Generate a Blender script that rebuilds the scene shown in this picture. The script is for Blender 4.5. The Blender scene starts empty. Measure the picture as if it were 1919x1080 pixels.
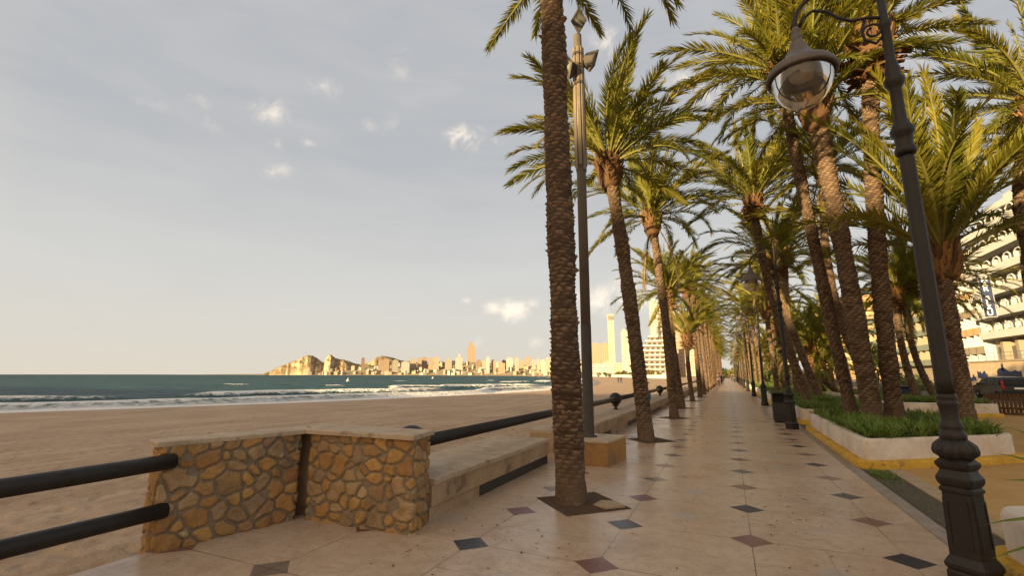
import bpy, bmesh, math, random
import numpy as np
from mathutils import Vector, Matrix
R = math.radians
random.seed(7); RNG = np.random.default_rng(7)
sc = bpy.context.scene
col = sc.collection

# ------------------------------------------------------------------ camera
CH, TH, YAW, FP = 1.65, R(10.5), R(24.5), 875.0
cam = bpy.data.objects.new('camera', bpy.data.cameras.new('camera'))
col.objects.link(cam); sc.camera = cam
cam.location = (0, 0, CH); cam.rotation_euler = (R(90) + TH, 0, YAW)
cam.data.sensor_width = 36; cam.data.lens = FP / 1919 * 36
cam.data.clip_start = 0.05; cam.data.clip_end = 90000

# ------------------------------------------------------------------ light
SUN_EL = R(8.6)
SUN_V = Vector((-0.42, -0.907, 0)).normalized() * math.cos(SUN_EL) + Vector((0, 0, math.sin(SUN_EL)))
sl = bpy.data.lights.new('sun', 'SUN'); sl.energy = 5.0; sl.angle = R(0.5); sl.color = (1.0, 0.73, 0.37)
so = bpy.data.objects.new('sun', sl); col.objects.link(so)
so.rotation_euler = SUN_V.to_track_quat('Z', 'Y').to_euler()
sc.view_settings.view_transform = 'Standard'; sc.view_settings.look = 'None'
sc.view_settings.gamma = 1.0; sc.view_settings.exposure = 1.48
sc.render.engine = 'CYCLES'
sc.cycles.max_bounces = 6; sc.cycles.diffuse_bounces = 3; sc.cycles.transparent_max_bounces = 12
sc.cycles.caustics_reflective = False; sc.cycles.caustics_refractive = False

def pxdir(px, py):
    x = (px - 959.5) / FP; y = -(py - 540) / FP
    d = Vector((x, math.cos(TH) - y * math.sin(TH), math.sin(TH) + y * math.cos(TH)))
    c, s = math.cos(YAW), math.sin(YAW)
    return Vector((c * d.x - s * d.y, s * d.x + c * d.y, d.z))
def at(px, py, y):
    d = pxdir(px, py); return Vector((0, 0, CH)) + d * (y / d.y)
def far(px, depth, z=0.0):          # ground point in the direction of a photo column, 'depth' metres into the view
    d = pxdir(px, 702.0); return Vector((d.x * depth, d.y * depth, z))

# ------------------------------------------------------------------ node helper
class NT:
    def __init__(s, tree): s.t = tree
    def n(s, typ, ins=None, **kw):
        nd = s.t.nodes.new(typ)
        for k, v in kw.items(): setattr(nd, k, v)
        if ins:
            for k, v in ins.items(): s.set(nd, k, v)
        return nd
    def set(s, nd, k, v):
        i = nd.inputs[k]
        if isinstance(v, bpy.types.NodeSocket): s.t.links.new(v, i)
        elif isinstance(v, bpy.types.Node): s.t.links.new(v.outputs[0], i)
        else:
            if isinstance(v, (tuple, list)) and len(v) == 3 and i.type == 'RGBA': v = (*v, 1)
            i.default_value = v
    def math(s, op, a, b=None, c=None, clamp=False):
        nd = s.n('ShaderNodeMath', operation=op); nd.use_clamp = clamp
        s.set(nd, 0, a)
        if b is not None: s.set(nd, 1, b)
        if c is not None: s.set(nd, 2, c)
        return nd.outputs[0]
    def mix(s, f, a, b, mode='MIX'):
        nd = s.n('ShaderNodeMix', data_type='RGBA', blend_type=mode)
        s.set(nd, 0, f); s.set(nd, 6, a); s.set(nd, 7, b); return nd.outputs[2]
    def ramp(s, f, stops):
        nd = s.n('ShaderNodeValToRGB'); e = nd.color_ramp.elements
        while len(e) < len(stops): e.new(0.5)
        for el, (p, c) in zip(e, stops):
            el.position = p; el.color = c if len(c) == 4 else (*c, 1)
        s.set(nd, 0, f); return nd.outputs[0]
    def rng(s, v, a, b, c=0.0, d=1.0, smooth=False):
        nd = s.n('ShaderNodeMapRange', interpolation_type='SMOOTHSTEP' if smooth else 'LINEAR')
        s.set(nd, 0, v); s.set(nd, 1, a); s.set(nd, 2, b); s.set(nd, 3, c); s.set(nd, 4, d); return nd.outputs[0]
    def noise(s, vec, scale, detail=4, rough=0.55, dist=0.0, col=False):
        nd = s.n('ShaderNodeTexNoise', {'Scale': scale, 'Detail': detail, 'Roughness': rough, 'Distortion': dist})
        if vec is not None: s.set(nd, 'Vector', vec)
        return nd.outputs['Color' if col else 'Fac']
    def scale(s, vec, v):
        nd = s.n('ShaderNodeVectorMath', operation='MULTIPLY'); s.set(nd, 0, vec); s.set(nd, 1, v); return nd.outputs[0]

# ------------------------------------------------------------------ sky
w = bpy.data.worlds.new('World'); sc.world = w; w.use_nodes = True
w.node_tree.nodes.clear(); W = NT(w.node_tree)
sky = W.n('ShaderNodeTexSky', sky_type='NISHITA', sun_disc=False, sun_elevation=SUN_EL,
          sun_rotation=math.atan2(SUN_V.x, SUN_V.y), altitude=10, air_density=1.0, dust_density=3.0, ozone_density=1.2)
gen = W.n('ShaderNodeTexCoord').outputs['Generated']
sep = W.n('ShaderNodeSeparateXYZ', {0: gen})
zz = W.math('MAXIMUM', sep.outputs[2], 0.0)
# thin high veil of cloud: grey-blue overhead, cream towards the horizon
veil = W.ramp(zz, [(0.0, (4.7, 4.25, 3.5)), (0.06, (4.45, 4.2, 3.75)), (0.2, (4.0, 3.95, 3.8)), (0.42, (3.0, 3.08, 3.2)), (1.0, (2.8, 2.88, 3.1))])
wisp = W.noise(W.scale(gen, (3.0, 3.0, 14.0)), 1.6, 5, 0.55, 0.6)
veil = W.mix(W.rng(wisp, 0.35, 0.75, 0, 0.16), veil, (5.0, 4.8, 4.5))
base = W.mix(0.93, sky, veil)
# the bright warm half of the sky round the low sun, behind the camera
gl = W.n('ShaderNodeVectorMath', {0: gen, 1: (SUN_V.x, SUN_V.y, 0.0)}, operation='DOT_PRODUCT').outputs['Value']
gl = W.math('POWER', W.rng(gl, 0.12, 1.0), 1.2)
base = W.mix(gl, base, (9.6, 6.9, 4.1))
# small lit cumulus puffs
PUFF = [(872, 257, .026, .9), (846, 250, .014, .5), (505, 206, .024, .62), (535, 222, .012, .3), (604, 160, .022, .45), (520, 320, .022, .45), (368, 185, .018, .35),
        (285, 195, .022, .25), (395, 235, .02, .2), (745, 130, .022, .25), (690, 235, .026, .2), (520, 270, .014, .3), (930, 265, .016, .3), (742, 100, .022, .3), (960, 582, .026, .95), (925, 580, .02, .7), (1000, 570, .014, .5), (872, 565, .011, .5), (1130, 565, .035, .8), (1180, 555, .04, .9),
        (1100, 556, .025, .7), (1010, 640, .022, .4), (740, 240, .03, .2), (575, 268, .012, .3), (1690, 70, .05, .55), (1585, 75, .05, .8), (1330, 170, .03, .6), (1130, 85, .035, .5), (1290, 150, .03, .5), (900, 640, .02, .35)]
cn = W.noise(gen, 19.0, 7, 0.66, 0.5)
mask = None
for px, py, rad, st in PUFF:
    d = pxdir(px, py).normalized()
    sub = W.n('ShaderNodeVectorMath', {0: gen, 1: tuple(d)}, operation='SUBTRACT')
    sq = W.scale(sub.outputs[0], (1, 1, 1.5))
    ln = W.n('ShaderNodeVectorMath', {0: sq}, operation='LENGTH').outputs['Value']
    v = W.rng(ln, rad * 2.4, 0.0, 0.0, 0.16 + 0.68 * st)
    mask = v if mask is None else W.math('MAXIMUM', mask, v)
cl = W.rng(W.math('MULTIPLY', mask, W.rng(cn, 0.25, 0.75, 0.0, 1.7)), 0.13, 0.85, 0, 0.85, True)
base = W.mix(cl, base, (7.4, 6.4, 5.3))
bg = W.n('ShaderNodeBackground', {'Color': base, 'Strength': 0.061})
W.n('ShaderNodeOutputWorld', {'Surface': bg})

# ------------------------------------------------------------------ tagging and mesh helpers
def tag(o, label=None, cat=None, group=None, kind=None):
    if label: o['label'] = label
    if cat: o['category'] = cat
    if group: o['group'] = group
    if kind: o['kind'] = kind
    return o
def empty(name, loc=(0, 0, 0), rz=0.0, label=None, cat=None, group=None):
    o = bpy.data.objects.new(name, None); col.objects.link(o); o.empty_display_size = 0.2
    o.location = loc; o.rotation_euler = (0, 0, rz); return tag(o, label, cat, group)
def link(name, me, parent=None, loc=None):
    o = bpy.data.objects.new(name, me); col.objects.link(o)
    if parent: o.parent = parent
    if loc is not None: o.location = loc
    return o
def copy_tree(o, parent=None):
    c = o.copy(); col.objects.link(c); c.parent = parent
    for ch in list(o.children): copy_tree(ch, c)
    return c
def np_mesh(name, verts, faces, mats, smooth=True, mi=None, attrs=None):
    """faces: list of (n,k) int arrays, each k=3 or 4"""
    me = bpy.data.meshes.new(name)
    verts = np.asarray(verts, dtype=np.float32)
    me.vertices.add(len(verts)); me.vertices.foreach_set('co', verts.ravel())
    loops = np.concatenate([np.asarray(f).ravel() for f in faces]).astype(np.int32)
    tot = np.concatenate([np.full(len(f), np.asarray(f).shape[1]) for f in faces]).astype(np.int32)
    st = np.concatenate([[0], np.cumsum(tot)[:-1]]).astype(np.int32)
    me.loops.add(len(loops)); me.loops.foreach_set('vertex_index', loops)
    me.polygons.add(len(tot)); me.polygons.foreach_set('loop_start', st)
    me.polygons.foreach_set('use_smooth', np.full(len(tot), smooth, dtype=bool))
    if mi is not None: me.polygons.foreach_set('material_index', np.asarray(mi, dtype=np.int32))
    for m in mats: me.materials.append(m)
    if attrs:
        for k, v in attrs.items():
            a = me.attributes.new(k, 'FLOAT', 'POINT'); a.data.foreach_set('value', np.asarray(v, dtype=np.float32))
    me.update(calc_edges=True); me.validate(); return me

class MB:
    def __init__(s): s.v = []; s.f = []; s.m = []; s.sm = []
    def add(s, vs, fs, m=0, smooth=False):
        b = len(s.v); s.v += [tuple(v) for v in vs]
        for f in fs: s.f.append([b + i for i in f]); s.m.append(m); s.sm.append(smooth)
    def box(s, x0, x1, y0, y1, z0, z1, m=0, bev=0.0, mat=None):
        c = ((x0 + x1) / 2, (y0 + y1) / 2); hx, hy = abs(x1 - x0) / 2, abs(y1 - y0) / 2
        if bev:
            b = min(bev, hx * .45, hy * .45, abs(z1 - z0) * .45)
            ring = lambda q: [(-hx + q, -hy), (hx - q, -hy), (hx, -hy + q), (hx, hy - q), (hx - q, hy), (-hx + q, hy), (-hx, hy - q), (-hx, -hy + q)]
            inn = [(x * (1 - b / hx), y * (1 - b / hy)) for x, y in ring(b)]
            vs = []
            for z, rr in ((z0, inn), (z0 + b, ring(b)), (z1 - b, ring(b)), (z1, inn)): vs += [(c[0] + x, c[1] + y, z) for x, y in rr]
            fs = [list(range(7, -1, -1)), list(range(24, 32))]
            for k in range(3):
                for i in range(8): fs.append([k * 8 + i, k * 8 + (i + 1) % 8, k * 8 + 8 + (i + 1) % 8, k * 8 + 8 + i])
        else:
            vs = [(c[0] + sx * hx, c[1] + sy * hy, z) for z in (z0, z1) for sx, sy in ((-1, -1), (1, -1), (1, 1), (-1, 1))]
            fs = [[3, 2, 1, 0], [4, 5, 6, 7], [0, 1, 5, 4], [1, 2, 6, 5], [2, 3, 7, 6], [3, 0, 4, 7]]
        if mat: vs = [tuple(mat @ Vector(v)) for v in vs]
        s.add(vs, fs, m); return s
    def prism(s, poly, z0, z1, m=0, mat=None):
        n = len(poly); vs = [(x, y, z0) for x, y in poly] + [(x, y, z1) for x, y in poly]
        if mat: vs = [tuple(mat @ Vector(v)) for v in vs]
        s.add(vs, [list(range(n - 1, -1, -1)), list(range(n, 2 * n))] + [[i, (i + 1) % n, n + (i + 1) % n, n + i] for i in range(n)], m); return s
    def lathe(s, prof, seg=20, c=(0, 0), m=0, rot=0.0, smooth=True, cap=True, flute=0.0, nf=0, poly=None):
        vs = []
        for r, z in prof:
            for i in range(seg):
                a = rot + 2 * math.pi * i / seg; rr = r
                if poly:
                    k = 2 * math.pi / poly; aa = (a - rot) % k - k / 2; rr = min(r / math.cos(aa), r * 1.3)
                if flute: rr *= 1 - flute * (0.5 + 0.5 * math.cos(nf * a))
                vs.append((c[0] + rr * math.cos(a), c[1] + rr * math.sin(a), z))
        fs = []
        for k in range(len(prof) - 1):
            for i in range(seg):
                j = (i + 1) % seg; fs.append([k * seg + i, k * seg + j, (k + 1) * seg + j, (k + 1) * seg + i])
        if cap: fs += [list(range(seg - 1, -1, -1)), [(len(prof) - 1) * seg + i for i in range(seg)]]
        s.add(vs, fs, m, smooth); return s
    def tube(s, pts, rad, seg=10, m=0, cap=True, smooth=True):
        pts = [Vector(p) for p in pts]; n = len(pts)
        rad = rad if isinstance(rad, (list, tuple)) else [rad] * n
        vs = []; up = Vector((0, 0, 1)); prev = None
        for i, p in enumerate(pts):
            t = (pts[min(i + 1, n - 1)] - pts[max(i - 1, 0)]).normalized()
            a = prev if prev is not None else (up if abs(t.z) < .95 else Vector((1, 0, 0)))
            u = (a - t * a.dot(t)).normalized(); v = t.cross(u); prev = u
            for k in range(seg):
                q = 2 * math.pi * k / seg; vs.append(p + (u * math.cos(q) + v * math.sin(q)) * rad[i])
        fs = [[k * seg + i, k * seg + (i + 1) % seg, (k + 1) * seg + (i + 1) % seg, (k + 1) * seg + i] for k in range(n - 1) for i in range(seg)]
        if cap: fs += [list(range(seg - 1, -1, -1)), [(n - 1) * seg + i for i in range(seg)]]
        s.add(vs, fs, m, smooth); return s
    def sphere(s, c, r, m=0, seg=20, rings=12, sq=(1, 1, 1)):
        prof = [(max(1e-4, r * math.sin(math.pi * k / rings)), -r * math.cos(math.pi * k / rings)) for k in range(rings + 1)]
        b = MB().lathe(prof, seg)
        s.add([(c[0] + x * sq[0], c[1] + y * sq[1], c[2] + z * sq[2]) for x, y, z in b.v], b.f, m, True); return s
    def mesh(s, name, mats):
        me = bpy.data.meshes.new(name); me.from_pydata(s.v, [], s.f)
        for m in (mats if isinstance(mats, (list, tuple)) else [mats]): me.materials.append(m)
        me.polygons.foreach_set('material_index', s.m); me.polygons.foreach_set('use_smooth', s.sm); me.update(); return me
    def build(s, name, mats, parent=None, loc=None): return link(name, s.mesh(name, mats), parent, loc)

# ------------------------------------------------------------------ materials
def newmat(name):
    m = bpy.data.materials.new(name); m.use_nodes = True; m.node_tree.nodes.clear(); return m, NT(m.node_tree)
def finish(m, T, color, rough=0.8, bump=None, bstr=0.5, bdist=0.02, spec=0.3, metal=0.0, **kw):
    p = T.n('ShaderNodeBsdfPrincipled', {'Base Color': color, 'Roughness': rough, 'Metallic': metal, 'Specular IOR Level': spec})
    for k, v in kw.items(): T.set(p, k.replace('_', ' '), v)
    if bump is not None: T.set(p, 'Normal', T.n('ShaderNodeBump', {'Height': bump, 'Strength': bstr, 'Distance': bdist}))
    T.n('ShaderNodeOutputMaterial', {'Surface': p}); return m
def simple(name, c1, c2=None, scale=6.0, rough=0.7, bs=0.25, bd=0.01, spec=0.3, metal=0.0, c3=None, s3=3.0, th3=.58, rnd=None):
    m, T = newmat(name); P = T.n('ShaderNodeTexCoord').outputs['Object']
    c2 = c2 or tuple(x * 0.75 for x in c1)
    nz = T.noise(P, scale, 6, 0.6); n2 = T.noise(P, scale * 7, 3, 0.6)
    f = T.rng(T.math('ADD', T.math('MULTIPLY', nz, 0.7), T.math('MULTIPLY', n2, 0.3)), 0.35, 0.65)
    c = T.mix(f, c1, c2)
    if c3: c = T.mix(T.rng(T.noise(P, s3, 7, .7, .5), th3, th3 + .07, 0, .8), c, c3)
    if rnd: c = T.mix(T.n('ShaderNodeObjectInfo').outputs['Random'], c, rnd)
    return finish(m, T, c, T.rng(nz, 0.3, 0.7, rough * 0.85, min(1, rough * 1.12)), n2, bs, bd, spec, metal)

M = {}
M['iron'] = simple('black_iron', (.016, .014, .0125), (.028, .024, .021), 9, .48, .3, .004, .3)
M['ironlight'] = simple('weathered_iron', (.09, .075, .066), (.14, .118, .10), 12, .5, .2, .004, .4)
M['pole'] = simple('pole_paint', (.05, .041, .033), (.07, .058, .047), 5, .55, .1, .003, .25)
M['flute'] = simple('pole_cladding', (.14, .112, .082), (.19, .15, .108), 5, .45, .1, .003, .5)
M['coping'] = simple('limestone_coping', (.48, .38, .27), (.36, .27, .18), 4, .75, .6, .012, c3=(.22, .155, .10), s3=2.8, th3=.58)
M['bench'] = simple('bench_stone', (.44, .32, .20), (.30, .205, .125), 2.2, .7, .4, .006, c3=(.17, .115, .07), s3=2.4, th3=.57)
M['dark'] = simple('dark_slate', (.03, .03, .032), (.05, .047, .045), 8, .5, .2, .004)
M['white'] = simple('white_render', (.70, .63, .54), (.53, .44, .35), 1.6, .85, .5, .012, c3=(.30, .22, .15), s3=3.5, th3=.6)
M['yellow'] = simple('yellow_paint', (.62, .37, .035), (.42, .24, .03), 3, .75, .5, .008, c3=(.20, .13, .06), s3=5, th3=.57)
M['soil'] = simple('soil', (.075, .05, .032), (.15, .085, .05), 9, .95, 1, .04)
M['gravel'] = simple('gravel', (.09, .075, .055), (.20, .165, .12), 24, .95, 1, .03)
M['kerb'] = simple('kerb_stone', (.31, .26, .21), (.21, .17, .13), 5, .75, .5, .006)
M['strip'] = simple('concrete_strip', (.40, .31, .20), (.30, .22, .13), 4, .85, .4, .006)
M['asphalt'] = simple('asphalt', (.055, .052, .05), (.085, .08, .075), 30, .9, .6, .01)
M['cream'] = simple('cream_wall', (.31, .26, .19), (.27, .22, .16), .4, .85, .1, .01)
M['whitewall'] = simple('white_wall', (.54, .545, .53), (.48, .48, .46), .5, .85, .1, .01)
M['ochre'] = simple('ochre_wall', (.56, .36, .19), (.48, .30, .155), .4, .85, .1, .01)
M['brown'] = simple('brown_wall', (.42, .27, .16), (.34, .21, .12), .4, .85, .1, .01)
M['green'] = simple('green_balcony', (.22, .25, .20), (.17, .20, .16), 1, .7, .1, .01)
M['window'] = simple('window_glass', (.045, .05, .055), (.10, .095, .085), .7, .15, .02, .002, .6)
M['roof'] = simple('roof_tile', (.40, .20, .11), (.3, .15, .08), 2, .85, .3, .02)
M['wood'] = simple('brown_timber', (.15, .075, .035), (.085, .045, .025), 3, .7, .5, .006)
M['carglass'] = simple('car_glass', (.006, .007, .008), (.009, .010, .011), 1, .25, .01, .001, .25)
M['car'] = simple('black_car_paint', (.006, .006, .007), (.009, .009, .010), 2, .3, .01, .001, .3)
M['rubber'] = simple('rubber', (.02, .02, .02), (.03, .03, .03), 10, .8)
M['steel'] = simple('steel', (.45, .45, .46), (.35, .35, .36), 8, .35, .05, .002, .5, .8)
M['red'] = simple('red_lens', (.5, .02, .02), (.4, .015, .015), 4, .2)
M['blue'] = simple('blue_cloth', (.02, .22, .48), (.015, .15, .36), 8, .6)
M['navy'] = simple('navy_panel', (.012, .022, .075), (.016, .028, .09), 3, .5)
M['letters'] = simple('white_lettering', (.8, .78, .74), (.74, .72, .68), 6, .6)
M['binplastic'] = simple('black_bin', (.022, .022, .022), (.035, .033, .03), 6, .5, .2, .004)
M['skin'] = simple('skin', (.42, .24, .16), (.38, .21, .14), 8, .6)
M['jacket'] = simple('dark_jacket', (.03, .03, .04), (.05, .045, .05), 10, .85)
M['jeans'] = simple('dark_trousers', (.035, .04, .06), (.05, .05, .07), 10, .85)
M['hair'] = simple('dark_hair', (.03, .02, .015), (.05, .03, .02), 20, .7)
M['buoy'] = simple('white_buoy', (.8, .78, .72), (.7, .66, .6), 4, .5)
M['reflector'] = simple('lamp_reflector', (.62, .58, .52), (.52, .48, .42), 6, .35, .05, .002, .5)
M['stub'] = simple('cut_leaf_stub', (.34, .18, .06), (.22, .105, .038), 14, .85, .6, .01, rnd=(.12, .065, .03))
M['fibre'] = simple('palm_fibre', (.14, .075, .035), (.085, .048, .028), 16, .95, .8, .02)
M['rachis'] = simple('leaf_stalk', (.20, .185, .045), (.15, .14, .035), 10, .55, .1, .003)

def glass(name, tint, alpha, rough=.03):
    m, T = newmat(name)
    fr = T.n('ShaderNodeFresnel', {'IOR': 1.45})
    g = T.n('ShaderNodeBsdfGlossy', {'Color': (.9, .9, .9), 'Roughness': rough})
    t = T.n('ShaderNodeBsdfTransparent', {'Color': tint})
    d = T.n('ShaderNodeBsdfDiffuse', {'Color': (.5, .47, .43)})
    P = T.n('ShaderNodeTexCoord').outputs['Object']
    dirt = T.rng(T.noise(P, 9, 5), .35, .75, alpha * .4, alpha * 1.7)
    a = T.n('ShaderNodeMixShader', {0: dirt, 1: t, 2: d})
    b = T.n('ShaderNodeMixShader', {0: T.math('ADD', T.math('MULTIPLY', fr, .7), 0.02), 1: a, 2: g})
    T.n('ShaderNodeOutputMaterial', {'Surface': b}); return m
M['globe'] = glass('lamp_globe', (.74, .71, .68), .13)
M['floodglass'] = glass('flood_glass', (.50, .58, .58), .14, .35)

def leafmat(name, c1, c2, tr=.35, c3=None):
    m, T = newmat(name); P = T.n('ShaderNodeTexCoord').outputs['Object']
    oi = T.n('ShaderNodeObjectInfo').outputs['Random']
    f = T.noise(P, 2.2, 3); c = T.mix(T.rng(f, .3, .7), c1, c2)
    c = T.mix(T.math('MULTIPLY', oi, .5), c, c3 or tuple(x * 1.4 for x in c2))
    d = T.n('ShaderNodeBsdfPrincipled', {'Base Color': c, 'Roughness': .5, 'Specular IOR Level': .25})
    t = T.n('ShaderNodeBsdfTranslucent', {'Color': T.mix(.5, c, (.30, .27, .03))})
    T.n('ShaderNodeOutputMaterial', {'Surface': T.n('ShaderNodeMixShader', {0: tr, 1: d, 2: t})}); return m
M['leaf'] = leafmat('palm_leaflet', (.070, .100, .018), (.165, .170, .022), .36, (.33, .25, .026))
M['dry'] = leafmat('dry_palm_leaf', (.20, .15, .06), (.26, .19, .08), .2)
M['plant'] = leafmat('strap_leaf', (.06, .15, .028), (.17, .23, .05), .3)
M['bush'] = leafmat('bush_leaf', (.05, .08, .022), (.10, .12, .035), .25)
M['goldbush'] = leafmat('olive_bush_leaf', (.12, .11, .03), (.2, .16, .045), .25)

def trunk_mat():
    m, T = newmat('palm_bark'); P = T.n('ShaderNodeTexCoord').outputs['Object']
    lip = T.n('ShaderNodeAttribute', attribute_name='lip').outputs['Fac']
    idc = T.n('ShaderNodeAttribute', attribute_name='cell').outputs['Fac']
    n = T.noise(P, 30, 5, .65); n3 = T.noise(T.scale(P, (40, 40, 9)), 1, 4)
    c = T.mix(T.rng(lip, .16, .60), (.052, .032, .021), (.37, .25, .162))  # gaps hold dark fibre, coloured darker still to deepen their shade
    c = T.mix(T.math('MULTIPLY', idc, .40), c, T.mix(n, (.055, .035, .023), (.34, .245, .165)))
    c = T.mix(T.rng(n, .45, .7, 0, .6), c, (.075, .047, .032))
    c = T.mix(T.rng(T.noise(P, .9, 3), .45, .7, 0, .2), c, (.20, .16, .12))
    return finish(m, T, c, .9, T.math('ADD', n, n3), 1.0, .02, .15)
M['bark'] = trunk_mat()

def stone_mat():
    m, T = newmat('rubble_stone'); P = T.n('ShaderNodeTexCoord').outputs['Object']
    mo = T.n('ShaderNodeAttribute', attribute_name='stone').outputs['Fac']
    idc = T.n('ShaderNodeAttribute', attribute_name='cell').outputs['Fac']
    n = T.noise(P, 9, 6, .65); n2 = T.noise(P, 45, 4, .6)
    c = T.ramp(idc, [(0, (.27, .135, .055)), (.22, (.40, .215, .075)), (.45, (.50, .29, .10)), (.62, (.30, .18, .09)), (.8, (.46, .33, .19)), (1, (.22, .155, .105))])
    c = T.mix(T.rng(n, .42, .62, 0, .75), c, T.mix(n2, (.20, .10, .04), (.58, .36, .13)))
    c = T.mix(T.rng(n2, .55, .75, 0, .6), c, (.12, .075, .04)); c = T.mix(T.rng(T.noise(P, 2.3, 5, .65), .5, .68, 0, .6), c, (.15, .115, .08))
    mort = T.mix(n2, (.20, .15, .10), (.31, .245, .17))
    c = T.mix(T.rng(mo, .25, .5), mort, c)
    return finish(m, T, c, .88, T.math('ADD', n, n2), .9, .018, .2)
M['rubble'] = stone_mat()

def paving_mat():
    m, T = newmat('marble_paving'); P = T.n('ShaderNodeTexCoord').outputs['Object']
    s = T.n('ShaderNodeSeparateXYZ', {0: P}); px, py = 1.2675, 1.2475
    u = T.math('DIVIDE', T.math('SUBTRACT', s.outputs[0], .085), px); v = T.math('DIVIDE', T.math('SUBTRACT', s.outputs[1], 4.385), py)
    def cell(u, v):
        ru, rv = T.math('ROUND', u), T.math('ROUND', v)
        d = T.math('ADD', T.math('ABSOLUTE', T.math('MULTIPLY', T.math('SUBTRACT', u, ru), px)), T.math('ABSOLUTE', T.math('MULTIPLY', T.math('SUBTRACT', v, rv), py)))
        wn = T.n('ShaderNodeTexWhiteNoise', {'Vector': T.n('ShaderNodeCombineXYZ', {0: ru, 1: rv})}, noise_dimensions='3D').outputs['Value']
        return ru, rv, d, wn
    ru, rv, d1, w1 = cell(u, v)
    r2, q2, d2, w2 = cell(T.math('SUBTRACT', u, .5), T.math('SUBTRACT', v, .5))
    par = T.math('ROUND', T.math('FRACT', T.math('MULTIPLY', T.math('ADD', T.math('ADD', ru, rv), 200.0), .5)))
    par = T.math('GREATER_THAN', T.math('FRACT', T.math('MULTIPLY', T.math('ADD', T.math('ADD', ru, rv), 200.25), .5)), .4)
    n1 = T.noise(P, .9, 6, .6); n2 = T.noise(P, 7, 6, .65); n3 = T.noise(P, 60, 3); vein = T.noise(P, 2.4, 8, .7, 1.6)
    # slab: four per cell, each its own tone
    su = T.math('MULTIPLY', u, 2); sv = T.math('MULTIPLY', v, 1)
    wn = T.n('ShaderNodeTexWhiteNoise', {'Vector': T.n('ShaderNodeCombineXYZ', {0: T.math('FLOOR', T.math('MULTIPLY', su, .5)), 1: T.math('FLOOR', sv)})}, noise_dimensions='3D').outputs['Value']
    c = T.mix(T.rng(n1, .35, .65), (.45, .335, .235), (.54, .415, .30))
    c = T.mix(T.rng(wn, 0, 1, 0, .35), c, (.44, .30, .195))
    c = T.mix(T.rng(n2, .48, .7, 0, .5), c, (.31, .205, .13))
    c = T.mix(T.math('SUBTRACT', 1.0, T.rng(T.math('ABSOLUTE', T.math('SUBTRACT', vein, .5)), 0, .02)), c, (.37, .25, .16))
    c = T.mix(T.rng(n3, .6, .8, 0, .3), c, (.25, .165, .1))
    # joints along both directions through the inlays
    def line(x, k, wd):
        f = T.math('ABSOLUTE', T.math('SUBTRACT', T.math('FRACT', T.math('ADD', T.math('MULTIPLY', x, 1.0), .5)), .5))
        return T.math('LESS_THAN', f, wd)
    jn = T.math('MAXIMUM', line(u, 1, .0040), line(v, 1, .0046)); jn = T.math('MAXIMUM', jn, T.math('MULTIPLY', line(T.math('ADD', v, .5), 1, .0026), T.math('GREATER_THAN', wn, .35))); jn = T.math('MAXIMUM', jn, T.math('MULTIPLY', line(T.math('ADD', u, .5), 1, .0022), T.math('GREATER_THAN', wn, .6)))
    jn = T.math('MULTIPLY', jn, T.rng(T.noise(P, 1.3, 4), .35, .55, .25, .95))
    c = T.mix(jn, c, (.13, .085, .055))
    edge = T.rng(n2, .3, .7, .198, .208)
    in1 = T.math('LESS_THAN', d1, edge); in2 = T.math('LESS_THAN', d2, edge)
    dark = T.mix(n2, (.014, .014, .017), (.04, .038, .04)); red = T.mix(n2, (.115, .040, .032), (.18, .075, .06))
    inl = T.mix(par, dark, red)
    c = T.mix(T.math('MULTIPLY', in1, T.rng(w1, 0, .35, .55, 1.0)), c, inl)
    c = T.mix(T.math('MULTIPLY', in2, T.rng(w2, 0.1, .9, .0, .75)), c, T.mix(n2, (.31, .285, .255), (.40, .36, .31)))
    stain = T.rng(T.noise(P, .8, 6, .68, .8), .54, .68, 0, .6)
    c = T.mix(stain, c, (.30, .19, .115))
    rough = T.math('ADD', T.rng(n1, .3, .7, .17, .32), T.math('MULTIPLY', n2, .14))
    return finish(m, T, c, rough, T.math('SUBTRACT', T.math('MULTIPLY', n2, .25), jn), .25, .004, .32)
M['paving'] = paving_mat()

def sand_mat():
    m, T = newmat('beach_sand'); P = T.n('ShaderNodeTexCoord').outputs['Object']
    sh = T.n('ShaderNodeAttribute', attribute_name='shore').outputs['Fac']
    n1 = T.noise(P, .35, 5); n2 = T.noise(P, 3.0, 6, .7); n3 = T.noise(P, 14, 4, .6)
    trk = T.n('ShaderNodeTexVoronoi', {'Vector': P, 'Scale': 2.6, 'Randomness': 1.0}, feature='SMOOTH_F1').outputs['Distance']
    c = T.mix(T.rng(n1, .35, .65), (.36, .25, .16), (.45, .32, .21))
    c = T.mix(T.rng(n2, .5, .72, 0, .45), c, (.31, .20, .125)); c = T.mix(T.rng(n3, .58, .75, 0, .35), c, (.56, .41, .27))
    ln = T.noise(T.scale(P, (.5, .06, 1)), 3, 4); c = T.mix(T.rng(ln, .52, .64, 0, .45), c, (.54, .41, .285))
    wet = T.rng(sh, 1.0, 3.6, 1, 0, True); c = T.mix(wet, c, (.15, .10, .07))
    land = T.rng(sh, 60, 90); dist = T.n('ShaderNodeVectorMath', {0: P}, operation='LENGTH').outputs['Value']
    land = T.math('MULTIPLY', land, T.rng(dist, 260, 420))
    c = T.mix(land, c, T.mix(T.noise(P, .03, 5), (.10, .10, .05), (.30, .25, .16)))
    h = T.math('ADD', T.math('ADD', T.math('MULTIPLY', n2, .8), T.math('MULTIPLY', n3, .3)), T.math('MULTIPLY', T.rng(trk, .05, .35), .9))
    return finish(m, T, c, T.rng(wet, 0, 1, .95, .3), h, .9, .09, .25)
M['sand'] = sand_mat()

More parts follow.
